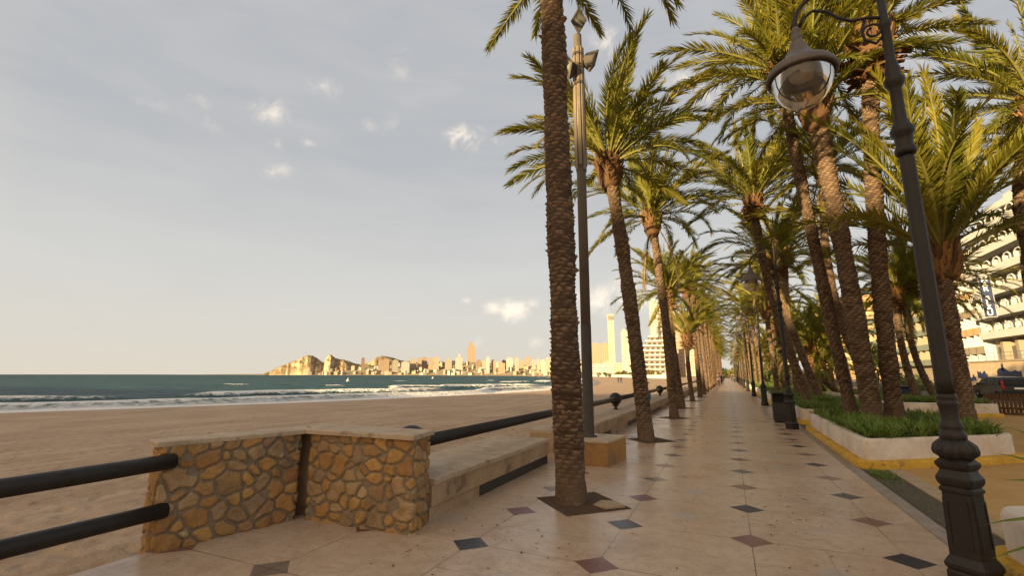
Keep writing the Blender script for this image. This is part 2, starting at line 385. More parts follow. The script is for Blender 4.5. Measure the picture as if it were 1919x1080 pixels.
def sea_mat():
    m, T = newmat('sea_water'); P = T.n('ShaderNodeTexCoord').outputs['Object']
    sh = T.n('ShaderNodeAttribute', attribute_name='shore').outputs['Fac']; cr = T.n('ShaderNodeAttribute', attribute_name='crest').outputs['Fac']
    al = T.n('ShaderNodeAttribute', attribute_name='along').outputs['Fac']
    dist = T.n('ShaderNodeVectorMath', {0: P}, operation='LENGTH').outputs['Value']
    sv = T.n('ShaderNodeCombineXYZ', {0: T.math('MULTIPLY', al, .05), 1: T.math('MULTIPLY', sh, .13)})
    n = T.noise(sv, 1.6, 6, .65, .4); n2 = T.noise(P, 1.1, 6, .7); big = T.noise(sv, .35, 3)
    n5 = T.noise(T.n('ShaderNodeCombineXYZ', {0: T.math('MULTIPLY', al, .012), 1: T.math('MULTIPLY', sh, .035)}), 1.5, 7, .72, .3); n6 = T.noise(T.n('ShaderNodeCombineXYZ', {0: T.math('MULTIPLY', al, .16), 1: T.math('MULTIPLY', sh, .5)}), 1.0, 4, .6)
    nn = T.math('ADD', T.math('MULTIPLY', n, .4), T.math('ADD', T.math('MULTIPLY', n5, .35), T.math('MULTIPLY', n6, .25)))
    c = T.mix(T.rng(nn, .40, .60), (.002, .024, .032), (.028, .098, .098)); c = T.mix(T.rng(sh, 0, 22, .45, 0), c, (.10, .155, .135))
    # foam: wash at the edge, and broken crests
    f1 = T.math('MULTIPLY', T.rng(sh, 13, 3.0, 0, 1), T.rng(n2, .32, .55))
    f1 = T.math('MAXIMUM', f1, T.rng(T.math('ADD', sh, T.math('MULTIPLY', big, 8)), 11.0, 8.0))
    f2 = T.rng(T.math('ADD', T.math('MULTIPLY', cr, .55), T.math('MULTIPLY', T.math('SUBTRACT', n2, .5), .9)), .24, .44)
    cap = T.math('MULTIPLY', T.rng(T.noise(sv, 5, 4, .7), .665, .71), T.rng(dist, 500, 90, .15, .9))
    foam = T.math('MAXIMUM', T.math('MAXIMUM', f1, f2), cap, clamp=True)
    c = T.mix(foam, c, (.80, .78, .74))
    h = T.math('ADD', T.noise(P, .35, 6, .65), T.math('MULTIPLY', T.noise(P, 2.2, 4), .25))
    b = T.n('ShaderNodeBump', {'Height': h, 'Strength': 1.0, 'Distance': T.rng(dist, 40, 900, 1.1, 5)})
    p = T.n('ShaderNodeBsdfPrincipled', {'Base Color': c, 'Roughness': T.rng(foam, 0, 1, .45, .9), 'Specular IOR Level': .11, 'Normal': b})
    T.n('ShaderNodeOutputMaterial', {'Surface': p}); return m
M['sea'] = sea_mat()

def plaza_mat():
    m, T = newmat('ochre_ground'); P = T.n('ShaderNodeTexCoord').outputs['Object']
    n1 = T.noise(P, .5, 6, .65, .5); n2 = T.noise(P, 6, 5, .65)
    c = T.mix(T.rng(n1, .35, .65), (.40, .235, .075), (.47, .30, .125)); c = T.mix(T.rng(n2, .5, .75, 0, .55), c, (.27, .16, .06))
    c = T.mix(T.rng(T.noise(P, 1.4, 5), .58, .7, 0, .5), c, (.42, .30, .18))
    return finish(m, T, c, .95, n2, .6, .02, .2)
M['plaza'] = plaza_mat()

def hill_mat():
    m, T = newmat('hill_rock'); g = T.n('ShaderNodeNewGeometry'); P = T.n('ShaderNodeTexCoord').outputs['Object']
    nz = T.n('ShaderNodeSeparateXYZ', {0: g.outputs['Normal']}).outputs[2]
    n = T.noise(P, .02, 8, .65); n2 = T.noise(P, .09, 5, .65)
    f = T.rng(T.math('ADD', nz, T.math('MULTIPLY', T.math('SUBTRACT', n, .5), 1.1)), .56, .86)
    rock = T.mix(n2, (.40, .275, .18), (.52, .385, .26)); veg = T.mix(n2, (.15, .115, .06), (.24, .18, .10))
    return finish(m, T, T.mix(f, rock, veg), .95, n2, .8, 3.0, .15)
M['hill'] = hill_mat()

def city_mat(name, c1, pitch=3.0, bay=3.4, dark=(.20, .17, .14)):
    m, T = newmat(name); P = T.n('ShaderNodeTexCoord').outputs['Object']
    s = T.n('ShaderNodeSeparateXYZ', {0: P}); g = T.n('ShaderNodeSeparateXYZ', {0: T.n('ShaderNodeNewGeometry').outputs['Normal']})
    fz = T.math('FRACT', T.math('DIVIDE', s.outputs[2], pitch)); fx = T.math('FRACT', T.math('DIVIDE', T.math('ADD', s.outputs[0], s.outputs[1]), bay))
    win = T.math('MULTIPLY', T.math('MULTIPLY', T.math('GREATER_THAN', fz, .42), T.math('LESS_THAN', fz, .88)), T.math('MULTIPLY', T.math('GREATER_THAN', fx, .25), T.math('LESS_THAN', fx, .8)))
    win = T.math('MULTIPLY', win, T.math('LESS_THAN', T.math('ABSOLUTE', g.outputs[2]), .4))
    rnd = T.n('ShaderNodeObjectInfo').outputs['Random']
    c = T.mix(T.math('MULTIPLY', rnd, .4), c1, tuple(x * .72 for x in c1))
    c = T.mix(T.rng(T.noise(P, .08, 4), .4, .7, 0, .25), c, tuple(x * .75 for x in c1))
    return finish(m, T, T.mix(T.math('MULTIPLY', win, .8), c, dark), .8, None)
M['c_cream'] = city_mat('city_cream', (.40, .36, .30)); M['c_white'] = city_mat('city_white', (.47, .455, .41))
M['c_ochre'] = city_mat('city_ochre', (.38, .29, .20)); M['c_brown'] = city_mat('city_brown', (.27, .18, .115)); M['c_pink'] = city_mat('city_pink', (.38, .28, .205))

# ------------------------------------------------------------------ terrain: beach, sea, promenade
WL = -1.5
SH = [(-170, -260), (-110, -110), (-75, -30), (-60, 5), (-54, 18.5), (-49, 27.5), (-42.5, 41), (-36.5, 65), (-32.5, 88), (-33, 115), (-38, 142)]
for px, dep in ((1112, 230), (1092, 330), (1068, 470), (1040, 680), (1000, 880), (930, 1120), (830, 1400), (720, 1650), (600, 1850), (500, 2000), (478, 2150)):
    p = far(px, dep); SH.append((p.x, p.y))
pe = far(430, 4500); SH.append((pe.x, pe.y)); pe = far(300, 16000); SH.append((pe.x, pe.y))
SHA = np.array(SH)
def smooth_poly(P, it=2):
    for _ in range(it):
        q = [P[0]]
        for a, b in zip(P[:-1], P[1:]): q += [a * .75 + b * .25, a * .25 + b * .75]
        P = np.array(q + [P[-1]])
    return P
SHA = smooth_poly(SHA)
def shore(xy):                                            # signed distance, + inland (to the right of the polyline)
    best = np.full(len(xy), 1e12); sg = np.ones(len(xy)); al = np.zeros(len(xy)); acc = 0.0
    for a, b in zip(SHA[:-1], SHA[1:]):
        d = b - a; L = np.hypot(*d); t = np.clip(((xy - a) @ d) / (L * L), 0, 1); q = xy - (a + t[:, None] * d)
        dist = np.hypot(q[:, 0], q[:, 1]); cr = d[0] * q[:, 1] - d[1] * q[:, 0]
        k = dist < best; best[k] = dist[k]; sg[k] = np.where(cr[k] < 0, 1, -1); al[k] = acc + t[k] * L; acc += L
    return best * sg, al
def vnoise(x, y, s=0):
    xi, yi = np.floor(x).astype(np.int64), np.floor(y).astype(np.int64); fx, fy = x - xi, y - yi
    fx = fx * fx * (3 - 2 * fx); fy = fy * fy * (3 - 2 * fy)
    def h(a, b):
        n = (a * 374761393 + b * 668265263 + s * 974711) & 0x7fffffff; n = ((n ^ (n >> 13)) * 1274126177) & 0x7fffffff
        return ((n ^ (n >> 16)) & 0xffff) / 65535.0
    return (h(xi, yi) * (1 - fx) + h(xi + 1, yi) * fx) * (1 - fy) + (h(xi, yi + 1) * (1 - fx) + h(xi + 1, yi + 1) * fx) * fy
def fbm(x, y, o=4, s=0):
    r = 0; a = .5; t = 0
    for k in range(o): r = r + a * vnoise(x * 2 ** k, y * 2 ** k, s + k); t += a; a *= .5
    return r / t
def grid_faces(nr, nc, wrap=False):
    i = np.arange(nr - 1)[:, None]; j = np.arange(nc if wrap else nc - 1)[None]
    j2 = (j + 1) % nc
    return np.stack([i * nc + j, i * nc + j2, (i + 1) * nc + j2, (i + 1) * nc + j], -1).reshape(-1, 4)

def polar(rs, angs):                                      # angles measured from +Y towards -X
    rr, aa = np.meshgrid(rs, angs, indexing='ij'); return -np.sin(aa).ravel() * rr.ravel(), np.cos(aa).ravel() * rr.ravel()
rs = np.concatenate([[1.2, 2.5], np.linspace(3.5, 22, 330)[:-1], np.geomspace(22, 9000, 170)]); an = np.concatenate([np.linspace(R(-30), R(80), 560), np.linspace(R(84), R(326), 60)])
x, y = polar(rs, an); d, al = shore(np.stack([x, y], -1))
z = np.where(d > 0, WL + 1.05 * (1 - np.exp(-np.maximum(d, 0) / 13)) + .1 * np.clip((d - 30) / 60, 0, 1), WL + np.maximum(d * .07, -8))
near = np.clip((40 - np.hypot(x, y)) / 30, 0, 1)
z += near * (d > 3) * (.06 * (fbm(x * 1.6, y * 1.6, 3) - .5) - .055 * np.clip(vnoise(x * 4.3, y * 4.3, 5) - .55, 0, 1) * 2 - .03 * np.clip(vnoise(x * 7.3 + 3, y * 7.3, 6) - .5, 0, 1) * 2)
z += np.clip((d - 120) / 900, 0, 1) * 9 * (np.hypot(x, y) > 400)
z = np.where(x > -4.4, np.minimum(z, -.45), z)
tag(link('beach', np_mesh('beach', np.stack([x, y, z], -1), [grid_faces(len(rs), len(an), True)[:, ::-1]], [M['sand']], attrs={'shore': d})), kind='structure')

rs = np.concatenate([np.linspace(26, 190, 400)[:-1], np.geomspace(190, 60000, 130)]); an = np.linspace(R(-16), R(115), 620)
x, y = polar(rs, an); d, al = shore(np.stack([x, y], -1)); off = -d
wob = 8 * (fbm(al / 22, off * 0 + 3, 3) - .5) * 2
crest = np.zeros_like(off); h = np.zeros_like(off)
for o0, amp, wd, s, cov in ((7.0, .55, 1.8, 1, .34), (17, .95, 2.0, 2, .52), (30, .6, 2.2, 3, .70), (52, .5, 2.6, 4, .78), (95, .4, 3, 6, .84)):
    seg = np.clip((fbm(al / 26 + s * 17, off * 0 + s, 3, s) - cov + .18) / .2, 0, 1)
    pr = np.exp(-((off - o0 - wob * (1 + s * .3)) / wd) ** 2)
    h += amp * pr * (.35 + .65 * seg); crest = np.maximum(crest, pr * seg)
h += .10 * (fbm(al / 7, off / 2.6, 3, 9) - .5) * np.clip(off / 8, 0, 1) + .22 * (fbm(al / 16, off / 5, 3, 11) - .5) * np.clip(off / 20, 0, 1)
h *= np.clip(1.6 - np.hypot(x, y) / 320, 0, 1)
tag(link('sea', np_mesh('sea', np.stack([x, y, WL + h * np.clip((off + 1) / 3, 0, 1)], -1), [grid_faces(len(rs), len(an))[:, ::-1]], [M['sea']], attrs={'shore': off, 'crest': crest, 'along': al})), kind='structure')

b = MB(); b.prism([(-5.12, -25), (1.82, -25), (1.82, 420), (-4.2, 420), (-4.2, 4.75), (-5.12, 4.2)], -1.2, 0.0)
tag(b.build('promenade', [M['paving']]), kind='structure')
tag(MB().box(1.824, 2.0, -25, 420, -.4, .012, bev=.01).build('kerb', [M['kerb']]), kind='structure')
tag(MB().box(2.004, 2.42, -25, 420, -.4, -.012).build('gravel_strip', [M['gravel']]), kind='structure')
tag(MB().box(2.424, 2.66, -25, 420, -.4, .004).build('edging_strip', [M['strip']]), kind='structure')
tag(MB().box(2.664, 14.0, -60, 420, -.4, -.004).build('ochre_ground', [M['plaza']]), kind='structure')
tag(MB().box(14.0, 14.25, -60, 420, -.5, .02, bev=.01).build('road_kerb', [M['kerb']]), kind='structure')
tag(MB().box(14.25, 26.5, -60, 420, -.6, -.1).build('road', [M['asphalt']]), kind='structure')
tag(MB().box(26.5, 90, -60, 420, -.6, .03).build('pavement', [M['strip']]), kind='structure')

# palm pits: square holes of soil turned 45 degrees in the paving
def pit(x, y, s=.64):
    o = MB()
    n = 10; vs = []; fs = []
    for i in range(n + 1):
        for j in range(n + 1):
            u, v = (i / n * 2 - 1), (j / n * 2 - 1); X = (u - v) * s / 2 * 1.0; Y = (u + v) * s / 2
            vs.append((x + X, y + Y, .004 + (0 if max(abs(u), abs(v)) > .99 else .02 * random.random() + .025 * math.exp(-4 * (u * u + v * v)))))
    for i in range(n):
        for j in range(n): fs.append([i * (n + 1) + j, (i + 1) * (n + 1) + j, (i + 1) * (n + 1) + j + 1, i * (n + 1) + j + 1])
    o.add(vs, fs, 0, True); return tag(o.build('soil_pit', [M['soil']]), kind='structure')

# unseen headland behind the camera, its ridge shaped to shade near beach and promenade
xs = np.linspace(-420, 40, 150); ys = np.linspace(-165, -62, 40); X, Y = np.meshgrid(xs, ys, indexing='ij')
prof = 26.5 * np.clip((-12 - X) / 22, 0, 1) ** .5 + 1.3 * (fbm(X / 9, Y * 0, 4, 3) - .5)
zz_ = np.clip(prof, -1, 99) * np.clip(1 - np.abs((Y + 112) / 48) ** 2.2, 0, 1) - 2 + 2 * np.exp(-((Y + 112) / 14) ** 2)
tag(link('headland', np_mesh('headland', np.stack([X, Y, zz_], -1).reshape(-1, 3), [grid_faces(150, 40)], [M['hill']])), kind='structure')

# hills across the bay
def hill(name, px, dep, bumps, ext, res=90, rough=7.0, seed=0):
    c = far(px, dep); f = Vector((c.x, c.y)).normalized(); rt = Vector((f.y, -f.x))
    u = np.linspace(-ext[0], ext[0], res * 2); v = np.linspace(-ext[1], ext[1], res); U, V = np.meshgrid(u, v, indexing='ij'); Z = np.zeros_like(U) - 3
    for bu, bv, bh, su, sv, pw in bumps:
        q = np.abs((U - bu) / np.where(U < bu, su[0], su[1])) ** pw + np.abs((V - bv) / sv) ** 2
        Z = np.maximum(Z, bh * np.exp(-q) - 3)
    Z += np.clip(Z / 25, 0, 1) * rough * (fbm(U / 28, V / 28, 5, seed) - .5) * 2
    Xw = c.x + rt.x * U + f.x * V; Yw = c.y + rt.y * U + f.y * V
    tag(link(name, np_mesh(name, np.stack([Xw, Yw, Z + WL], -1).reshape(-1, 3), [grid_faces(res * 2, res)], [M['hill']])), kind='structure')
def ridge(name, prof, dep, front, back, rough, seed):
    """a hill whose crest runs across the view: crest heights given along its length, real slopes towards us and away"""
    xs_ = np.array([p[0] for p in prof], float); hs = np.array([702 - p[1] for p in prof], float) * dep / FP
    u = np.linspace(xs_[0], xs_[-1], 170); v = np.concatenate([np.linspace(-1, 0, 26), np.linspace(0, 1, 16)[1:]]); Hc = np.interp(u, xs_, hs); V = []; hm = hs.max()
    Hc = Hc + rough * .5 * (fbm(u / 3.0, u * 0, 3, seed) - .5) * np.clip(Hc / 25, 0, 1)
    for i, px in enumerate(u):
        wob = 40 * (fbm(np.array([px / 14]), np.array([3.0]), 3, seed)[0] - .5)
        f_ = front * (.35 + .65 * Hc[i] / hm) ; g_ = back * (.35 + .65 * Hc[i] / hm)
        for q in v:
            o = q * (f_ if q < 0 else g_); e = (1 - abs(q)); zz = Hc[i] * (e ** .8 if q < 0 else e ** 1.2)
            if -1 < q < 0: zz *= 1 + .30 * (fbm(np.array([px / 5.0]), np.array([q * 4.0]), 4, seed + 5)[0] - .5) * min(1, -q * 4) * min(1, (1 + q) * 4)
            c = far(px, dep + o + wob, 0); V.append((c.x, c.y, WL - 3 * abs(q) ** 6 + zz))
    tag(link(name, np_mesh(name, V, [grid_faces(170, len(v))[:, ::-1]], [M['hill']])), kind='structure')
ridge('headland_hill', [(488, 702.5), (494, 699), (505, 695), (520, 687), (532, 683), (545, 677), (556, 673), (566, 668), (575, 664.5), (584, 666), (593, 671), (601, 677), (606, 679), (609, 671), (613, 666), (618, 663.5), (622, 667), (628, 671), (640, 673), (652, 676), (664, 680), (680, 684), (700, 690), (730, 697), (760, 702)], 2080, 150, 220, 7, 4)
ridge('far_hill', [(655, 702), (670, 688), (682, 681), (694, 676), (703, 670), (712, 667), (722, 667), (735, 670), (750, 675), (770, 677), (800, 680), (840, 684), (900, 688), (960, 690), (1010, 694), (1050, 702)], 2450, 260, 300, 6, 8)
hill('inland_hill', 960, 4200, [(100, 0, 75, (420, 300), 300, 2), (420, 0, 150, (220, 260), 300, 2)], (1100, 500), res=70, seed=12)

# ------------------------------------------------------------------ rubble stone wall at the left
def voro(u, v, per, hgt, sx, sy, seed):
    r = np.random.default_rng(seed); nu = max(2, round(per / sx)); nv = max(2, round(hgt / sy)); pu = []; pv = []; idv = []
    for i in range(nu):
        for j in range(-1, nv + 1):
            a = (i + .5 * (j % 2) + .5 + r.uniform(-.40, .40)) * per / nu; bb = (j + .5 + r.uniform(-.38, .38)) * hgt / nv; k = r.random()
            for o in (-per, 0, per): pu.append(a + o); pv.append(bb); idv.append(k)
    pu, pv, idv = np.array(pu), np.array(pv), np.array(idv); wgt = .11 * ((idv * 13.7) % 1 - .5)
    wu = u + .05 * (fbm(u * 5, v * 5, 3, seed) - .5); wv = v + .05 * (fbm(u * 5 + 9, v * 5, 3, seed + 3) - .5)
    D = (np.abs((wu[:, None] - pu) / sx * .2) ** 2.8 + np.abs((wv[:, None] - pv) / sy * .2) ** 2.8) ** (1 / 2.8) - wgt; k = np.argsort(D, axis=1)[:, :2]
    ar = np.arange(len(u)); d1, d2 = D[ar, k[:, 0]], D[ar, k[:, 1]]
    return idv[k[:, 0]], (d2 - d1)
def rubble(name, poly, z0, z1, parent, seed, sx=.175, sy=.145, step=.0115, depth=.028, tone=None):
    P = [Vector((*p, 0)) for p in poly]; n = len(P); segs = []; per = 0
    for i in range(n):
        L = (P[(i + 1) % n] - P[i]).length; segs.append((per, L, P[i], P[(i + 1) % n])); per += L
    us = np.arange(0, per, step); nz = int((z1 - z0) / step) + 1; vs_ = np.linspace(z0, z1, nz)
    pos = np.zeros((len(us), 2)); nor = np.zeros((len(us), 2))
    for i, uu in enumerate(us):
        for s0, L, a, b2 in segs:
            if s0 <= uu < s0 + L + 1e-9:
                p = a.lerp(b2, (uu - s0) / L); d = (b2 - a).normalized(); pos[i] = p.xy; nor[i] = (d.y, -d.x)
    kk = np.ones(5) / 5; ns = np.stack([np.convolve(np.concatenate([nor[-2:, c], nor[:, c], nor[:2, c]]), kk, 'valid') for c in (0, 1)], -1)
    U, V = np.meshgrid(us, vs_, indexing='ij'); uf, vf = U.ravel(), V.ravel()
    idc, bd = voro(uf, vf, per, z1 - z0, sx, sy, seed)
    bd = bd + .03 * (fbm(uf * 16, vf * 16, 3, seed + 7) - .5); t = np.clip((bd - .016) / .034, 0, 1); t = t * t * (3 - 2 * t)
    gr = np.exp(-((bd - .016) / .011) ** 2) if tone is None else 0
    if tone is not None: idc = idc * 0 + tone; t = t * 0 + 1
    dsp = -.013 * gr + depth * t * (.45 + .55 * idc) + .026 * t * (fbm(uf * 11, vf * 11, 4, seed + 1) - .5) + .02 * (fbm(uf * 5, vf * 5, 2, seed + 2) - .5)
    q = np.repeat(pos, nz, 0) + np.repeat(ns, nz, 0) * dsp[:, None]
    v3 = np.concatenate([q, vf[:, None]], 1); f = []
    i = np.arange(len(us))[:, None]; j = np.arange(nz - 1)[None]; i2 = (i + 1) % len(us)
    f = np.stack([i * nz + j, i2 * nz + j, i2 * nz + j + 1, i * nz + j + 1], -1).reshape(-1, 4)
    top = [list(range(len(us)))]
    me = np_mesh(name, v3, [f], [M['rubble']], attrs={'stone': t, 'cell': (idc * 7.31) % 1})
    return link(name, me, parent)
def slab(poly, z0, z1, jit=.006, step=.06, bev=.01):
    """a stone slab with a slightly worn outline"""
    out = []; n = len(poly)
    for i in range(n):
        a, c = Vector(poly[i]), Vector(poly[(i + 1) % n]); k = max(1, int((c - a).length / step))
        for q in range(k):
            p = a.lerp(c, q / k); out.append((p.x + random.uniform(-jit, jit), p.y + random.uniform(-jit, jit)))
    c = Vector((sum(p[0] for p in out) / len(out), sum(p[1] for p in out) / len(out)))
    inn = [tuple(c + (Vector(p) - c) * (1 - bev / max(.05, (Vector(p) - c).length))) for p in out]
    b = MB(); m = len(out); vs = [(*p, z0) for p in out] + [(*p, z1 - bev) for p in out] + [(*p, z1) for p in inn]
    fs = [list(range(m - 1, -1, -1)), list(range(2 * m, 3 * m))]
    for k in (0, 1): fs += [[k * m + i, k * m + (i + 1) % m, (k + 1) * m + (i + 1) % m, (k + 1) * m + i] for i in range(m)]
    b.add(vs, fs); return b
sw = empty('stone_wall', (-4.4, 4.2, 0), 0, 'low angled wall of ochre rubble stone with flat limestone coping', 'wall')
def loc(poly, o): return [(p[0] - o[0], p[1] - o[1]) for p in poly]
O = (-4.4, 4.2)
leftp = [(-5.03, 2.92), (-4.68, 4.20), (-4.98, 4.46), (-5.36, 3.0)]
rightp = [(-4.57, 4.285), (-3.13, 4.33), (-3.23, 4.76), (-4.60, 4.74)]
rubble('wall', loc(leftp, O), -.5, .955, sw, 3); rubble('wall', loc(rightp, O), -.5, .955, sw, 8)
MB().box(-.56, -.14, .24, .50, -.4, .954).build('core', [M['bench']], sw)
slab(loc([(-5.06, 2.87), (-4.63, 4.21), (-4.66, 4.36), (-5.02, 4.55), (-5.41, 2.97)], O), .955, 1.0).build('coping', [M['coping']], sw)
slab(loc([(-4.655, 4.235), (-3.09, 4.27), (-3.19, 4.80), (-5.0, 4.80), (-4.98, 4.58), (-4.655, 4.37)], O), .957, 1.008).build('coping', [M['coping']], sw)

# pipe railing at the left
t = empty('pipe_railing', (-4.93, 2.95, 0), 0, 'two thick black horizontal pipes running into the stone wall end', 'railing')
MB().tube([(-.05, .03, .82), (-.03, -.5, .82), (.05, -10, .82)], .072, 20).build('rail', [M['iron']], t)
MB().tube([(-.10, .04, .365), (-.10, -.5, .365), (-.06, -10, .365)], .072, 20).build('rail', [M['iron']], t)
for yy in (-4.5, -9.5): MB().lathe([(.12, -.02), (.12, .03), (.07, .05), (.06, .75), (.1, .79), (.1, .92), (.02, .96)], 20, (0, yy)).build('post', [M['iron']], t)

# sea wall bench (two runs) and the railing on it
def bench(name, y0, y1, xf, label, kick):
    o = empty(name, (xf, y0, 0), 0, label, 'bench wall'); L = y1 - y0
    b = MB(); y = 0.0
    while y < L - .05:                                    # facing slabs, each its own block
        e = min(y + 1.02, L); b.box(-.30, -.004 * random.random(), y + .003, e - .003, .145, .385, bev=.004); y = e
    b.box(-1.0, -.31, 0.0, L, -.9, .384); b.build('front_wall', [M['bench']], o)
    MB().box(-.30, -.030, 0, L, -.02, .144).build('base_course', [M['bench']], o); y = 0.0
    while y < L - .05:
        e = min(y + 1.2, L)
        if kick(y): MB().box(-.12, -.020, y + .004, e - .004, -.015, .140, bev=.003).build('kick_panel', [M['dark']], o)
        y = e
    y = 0.0; c = MB()
    while y < L - .05:
        e = min(y + 1.52, L); n = 22 if y0 + y < 40 else 3; vs = []; amp = .035 if random.random() < .65 else .008
        fr = []
        for i in range(n + 1):
            yy = y + .004 + (e - y - .008) * i / n
            fr.append((.035 - amp * (vnoise(np.array([yy * 5.0]), np.array([y0 + 3.3]))[0] ** 1.5) - .006 * random.random(), yy))
        m = n + 1
        vs = [(x_, y_, .386) for x_, y_ in fr] + [(x_ , y_, .44) for x_, y_ in fr] + [(x_ - .014, y_, .45 + .002 * random.random()) for x_, y_ in fr] + [(-1.05, y_, .452) for x_, y_ in fr] + [(-1.05, y_, .386) for x_, y_ in fr]
        fs = [[q * m + i, q * m + i + 1, ((q + 1) % 5) * m + i + 1, ((q + 1) % 5) * m + i] for q in range(5) for i in range(n)]
        fs += [[q * m for q in range(5)], [q * m + n for q in range(4, -1, -1)]]
        c.add(vs, [f[::-1] for f in fs]); y = e
    c.build('coping', [M['coping']], o); return o
bench('sea_wall_bench', 4.84, 8.74, -3.22, 'low limestone bench wall with chipped coping between rubble wall and pole plinth', lambda y: 1.0 < y < 3.9)
bench('sea_wall_bench', 9.9, 230.0, -3.08, 'long limestone bench wall running from the pole plinth into the distance', lambda y: y < 70 and (int(y / 1.2) % 4) in (1, 2))

RX = -3.66
t = empty('ball_railing', (RX, 5.0, .45), 0, 'single thick black pipe rail with round balls along the sea wall', 'railing')
for k in range(18):
    y0 = k * 11.75
    MB().sphere((0, y0, .36), .215, seg=24, rings=16).lathe([(.13, .12), (.10, .155), (.10, .2)], 16, (0, y0)).build('ball', [M['iron']], t)
    MB().lathe([(.10, -.02), (.10, .02), (.05, .04), (.045, .16)], 14, (0, y0)).build('post', [M['iron']], t)
    MB().tube([(0, y0 + .17, .35), (0, y0 + 5.9, .35), (0, y0 + 11.58, .35)], .082, 18).build('rail', [M['iron']], t)
    MB().lathe([(.10, -.03), (.105, 0), (.10, .03)], 18).build('collar', [M['iron']], t).matrix_local = Matrix.Translation((0, y0 + .24, .35)) @ Matrix.Rotation(R(90), 4, 'X')
for p, lb, s in (((1079, 745), 'small blue bag hanging on the rail behind the nearest trunk', 1.0), ((1213, 731), 'small blue bag hanging on the rail behind the second palm', 1.0)):
    y0 = 11.6 if s == 1.0 and p[0] < 1100 else 24.0
    b = MB(); b.box(-.05, .05, -.10, .10, -.36, -.06, bev=.03); b.tube([(0, -.07, -.08), (0, -.06, .06), (.0, 0, .10), (0, .06, .06), (0, .07, -.08)], .012, 6)
    tag(b.build('blue_bag', [M['blue']], None, (RX + .09, y0, .80)), lb, 'bag')
b = MB().lathe([(.05, -.4), (.05, 1.25), (.035, 1.3)], 12).lathe([(.16, -.5), (.16, -.38)], 12)
tag(b.build('beach_post', [M['buoy']], None, (-7.6, 25.6, -.55)), 'thin white post standing in the sand beyond the railing', 'post')

# ------------------------------------------------------------------ floodlight pole on its plinth
pl = empty('stone_plinth', (-2.6, 9.3, 0), 0, 'rough ochre stone block carrying the floodlight pole', 'plinth')
rubble('block', loc([(-3.06, 8.76), (-2.09, 8.77), (-1.98, 9.84), (-3.06, 9.86)], (-2.6, 9.3)), -.1, .41, pl, 21, 9.0, 9.0, .012, .012, .20 / 7.31 * 1.0)
slab(loc([(-3.07, 8.74), (-2.075, 8.75), (-1.965, 9.85), (-3.07, 9.88)], (-2.6, 9.3)), .41, .45, .008, .07, .012).build('top_slab', [M['coping']], pl)
fp = empty('floodlight_pole', (-2.58, 9.3, .45), 0, 'tall grey pole with fluted upper shaft and three diamond floodlights', 'floodlight pole')
MB().lathe([(.16, 0), (.16, .02), (.108, .03), (.106, 2.2)], 28).build('lower_pole', [M['pole']], fp)
MB().lathe([(.102, 2.2), (.099, 6.2), (.092, 8.9), (.02, 8.95)], 28).build('upper_pole', [simple('grey_pole', (.10, .085, .068), (.13, .11, .086), 4, .5, .1, .003, .3)], fp)
b = MB()
for k in range(8):
    a = 2 * math.pi * k / 8 + .2; m4 = Matrix.Rotation(a, 4, 'Z') @ Matrix.Translation((.118, 0, 0)); z0 = 5.55 if k % 2 else 5.66
    b.box(-.022, .014, -.035, .035, z0, 8.55, bev=.008, mat=m4)
b.lathe([(.108, 5.6), (.108, 8.5)], 24); b.build('fluted_cladding', [M['flute']], fp)
def flood(z, az, tilt):
    h = MB(); s = .29
    h.add([(0, -s * .62, 0), (0, 0, -s), (0, s * .62, 0), (0, 0, s), (-.22, -s * .34, 0), (-.22, 0, -s * .55), (-.22, s * .34, 0), (-.22, 0, s * .55), (.03, -s * .62, 0), (.03, 0, -s), (.03, s * .62, 0), (.03, 0, s)],
          [[4, 5, 6, 7], [0, 1, 5, 4], [1, 2, 6, 5], [2, 3, 7, 6], [3, 0, 4, 7], [8, 9, 1, 0], [9, 10, 2, 1], [10, 11, 3, 2], [11, 8, 0, 3]])
    e_ = s * .78; h.add([(.03, -s * .62, 0), (.03, 0, -s), (.03, s * .62, 0), (.03, 0, s), (.034, -e_ * .62, 0), (.034, 0, -e_), (.034, e_ * .62, 0), (.034, 0, e_), (.0, -e_ * .62, 0), (.0, 0, -e_), (.0, e_ * .62, 0), (.0, 0, e_)], [[k + a, k + (a + 1) % 4, k + 4 + (a + 1) % 4, k + 4 + a] for k in (0, 4) for a in range(4)])
    o = h.build('floodlight', [M['pole']], fp)
    g = MB(); q = s * .79
    g.add([(.022, -q * .62, 0), (.022, 0, -q), (.022, q * .62, 0), (.022, 0, q)], [[0, 1, 2, 3]]); g.build('lens', [M['floodglass']], o)
    r = MB(); r.lathe([(.02, -.10), (.09, -.04), (.13, .0)], 16); rr = r.build('reflector', [M['reflector']], o); rr.matrix_local = Matrix.Translation((-.01, 0, 0)) @ Matrix.Rotation(R(90), 4, 'Y')
    MB().box(-.34, -.20, -.03, .03, -.04, .04, bev=.01).build('bracket', [M['ironlight']], o)
    o.matrix_local = Matrix.Translation((0, 0, z)) @ Matrix.Rotation(az, 4, 'Z') @ Matrix.Translation((.34, 0, 0)) @ Matrix.Rotation(tilt, 4, 'Y')
flood(9.0, R(-68), R(20)); flood(7.95, R(-118), R(14)); flood(8.2, R(12), R(22))

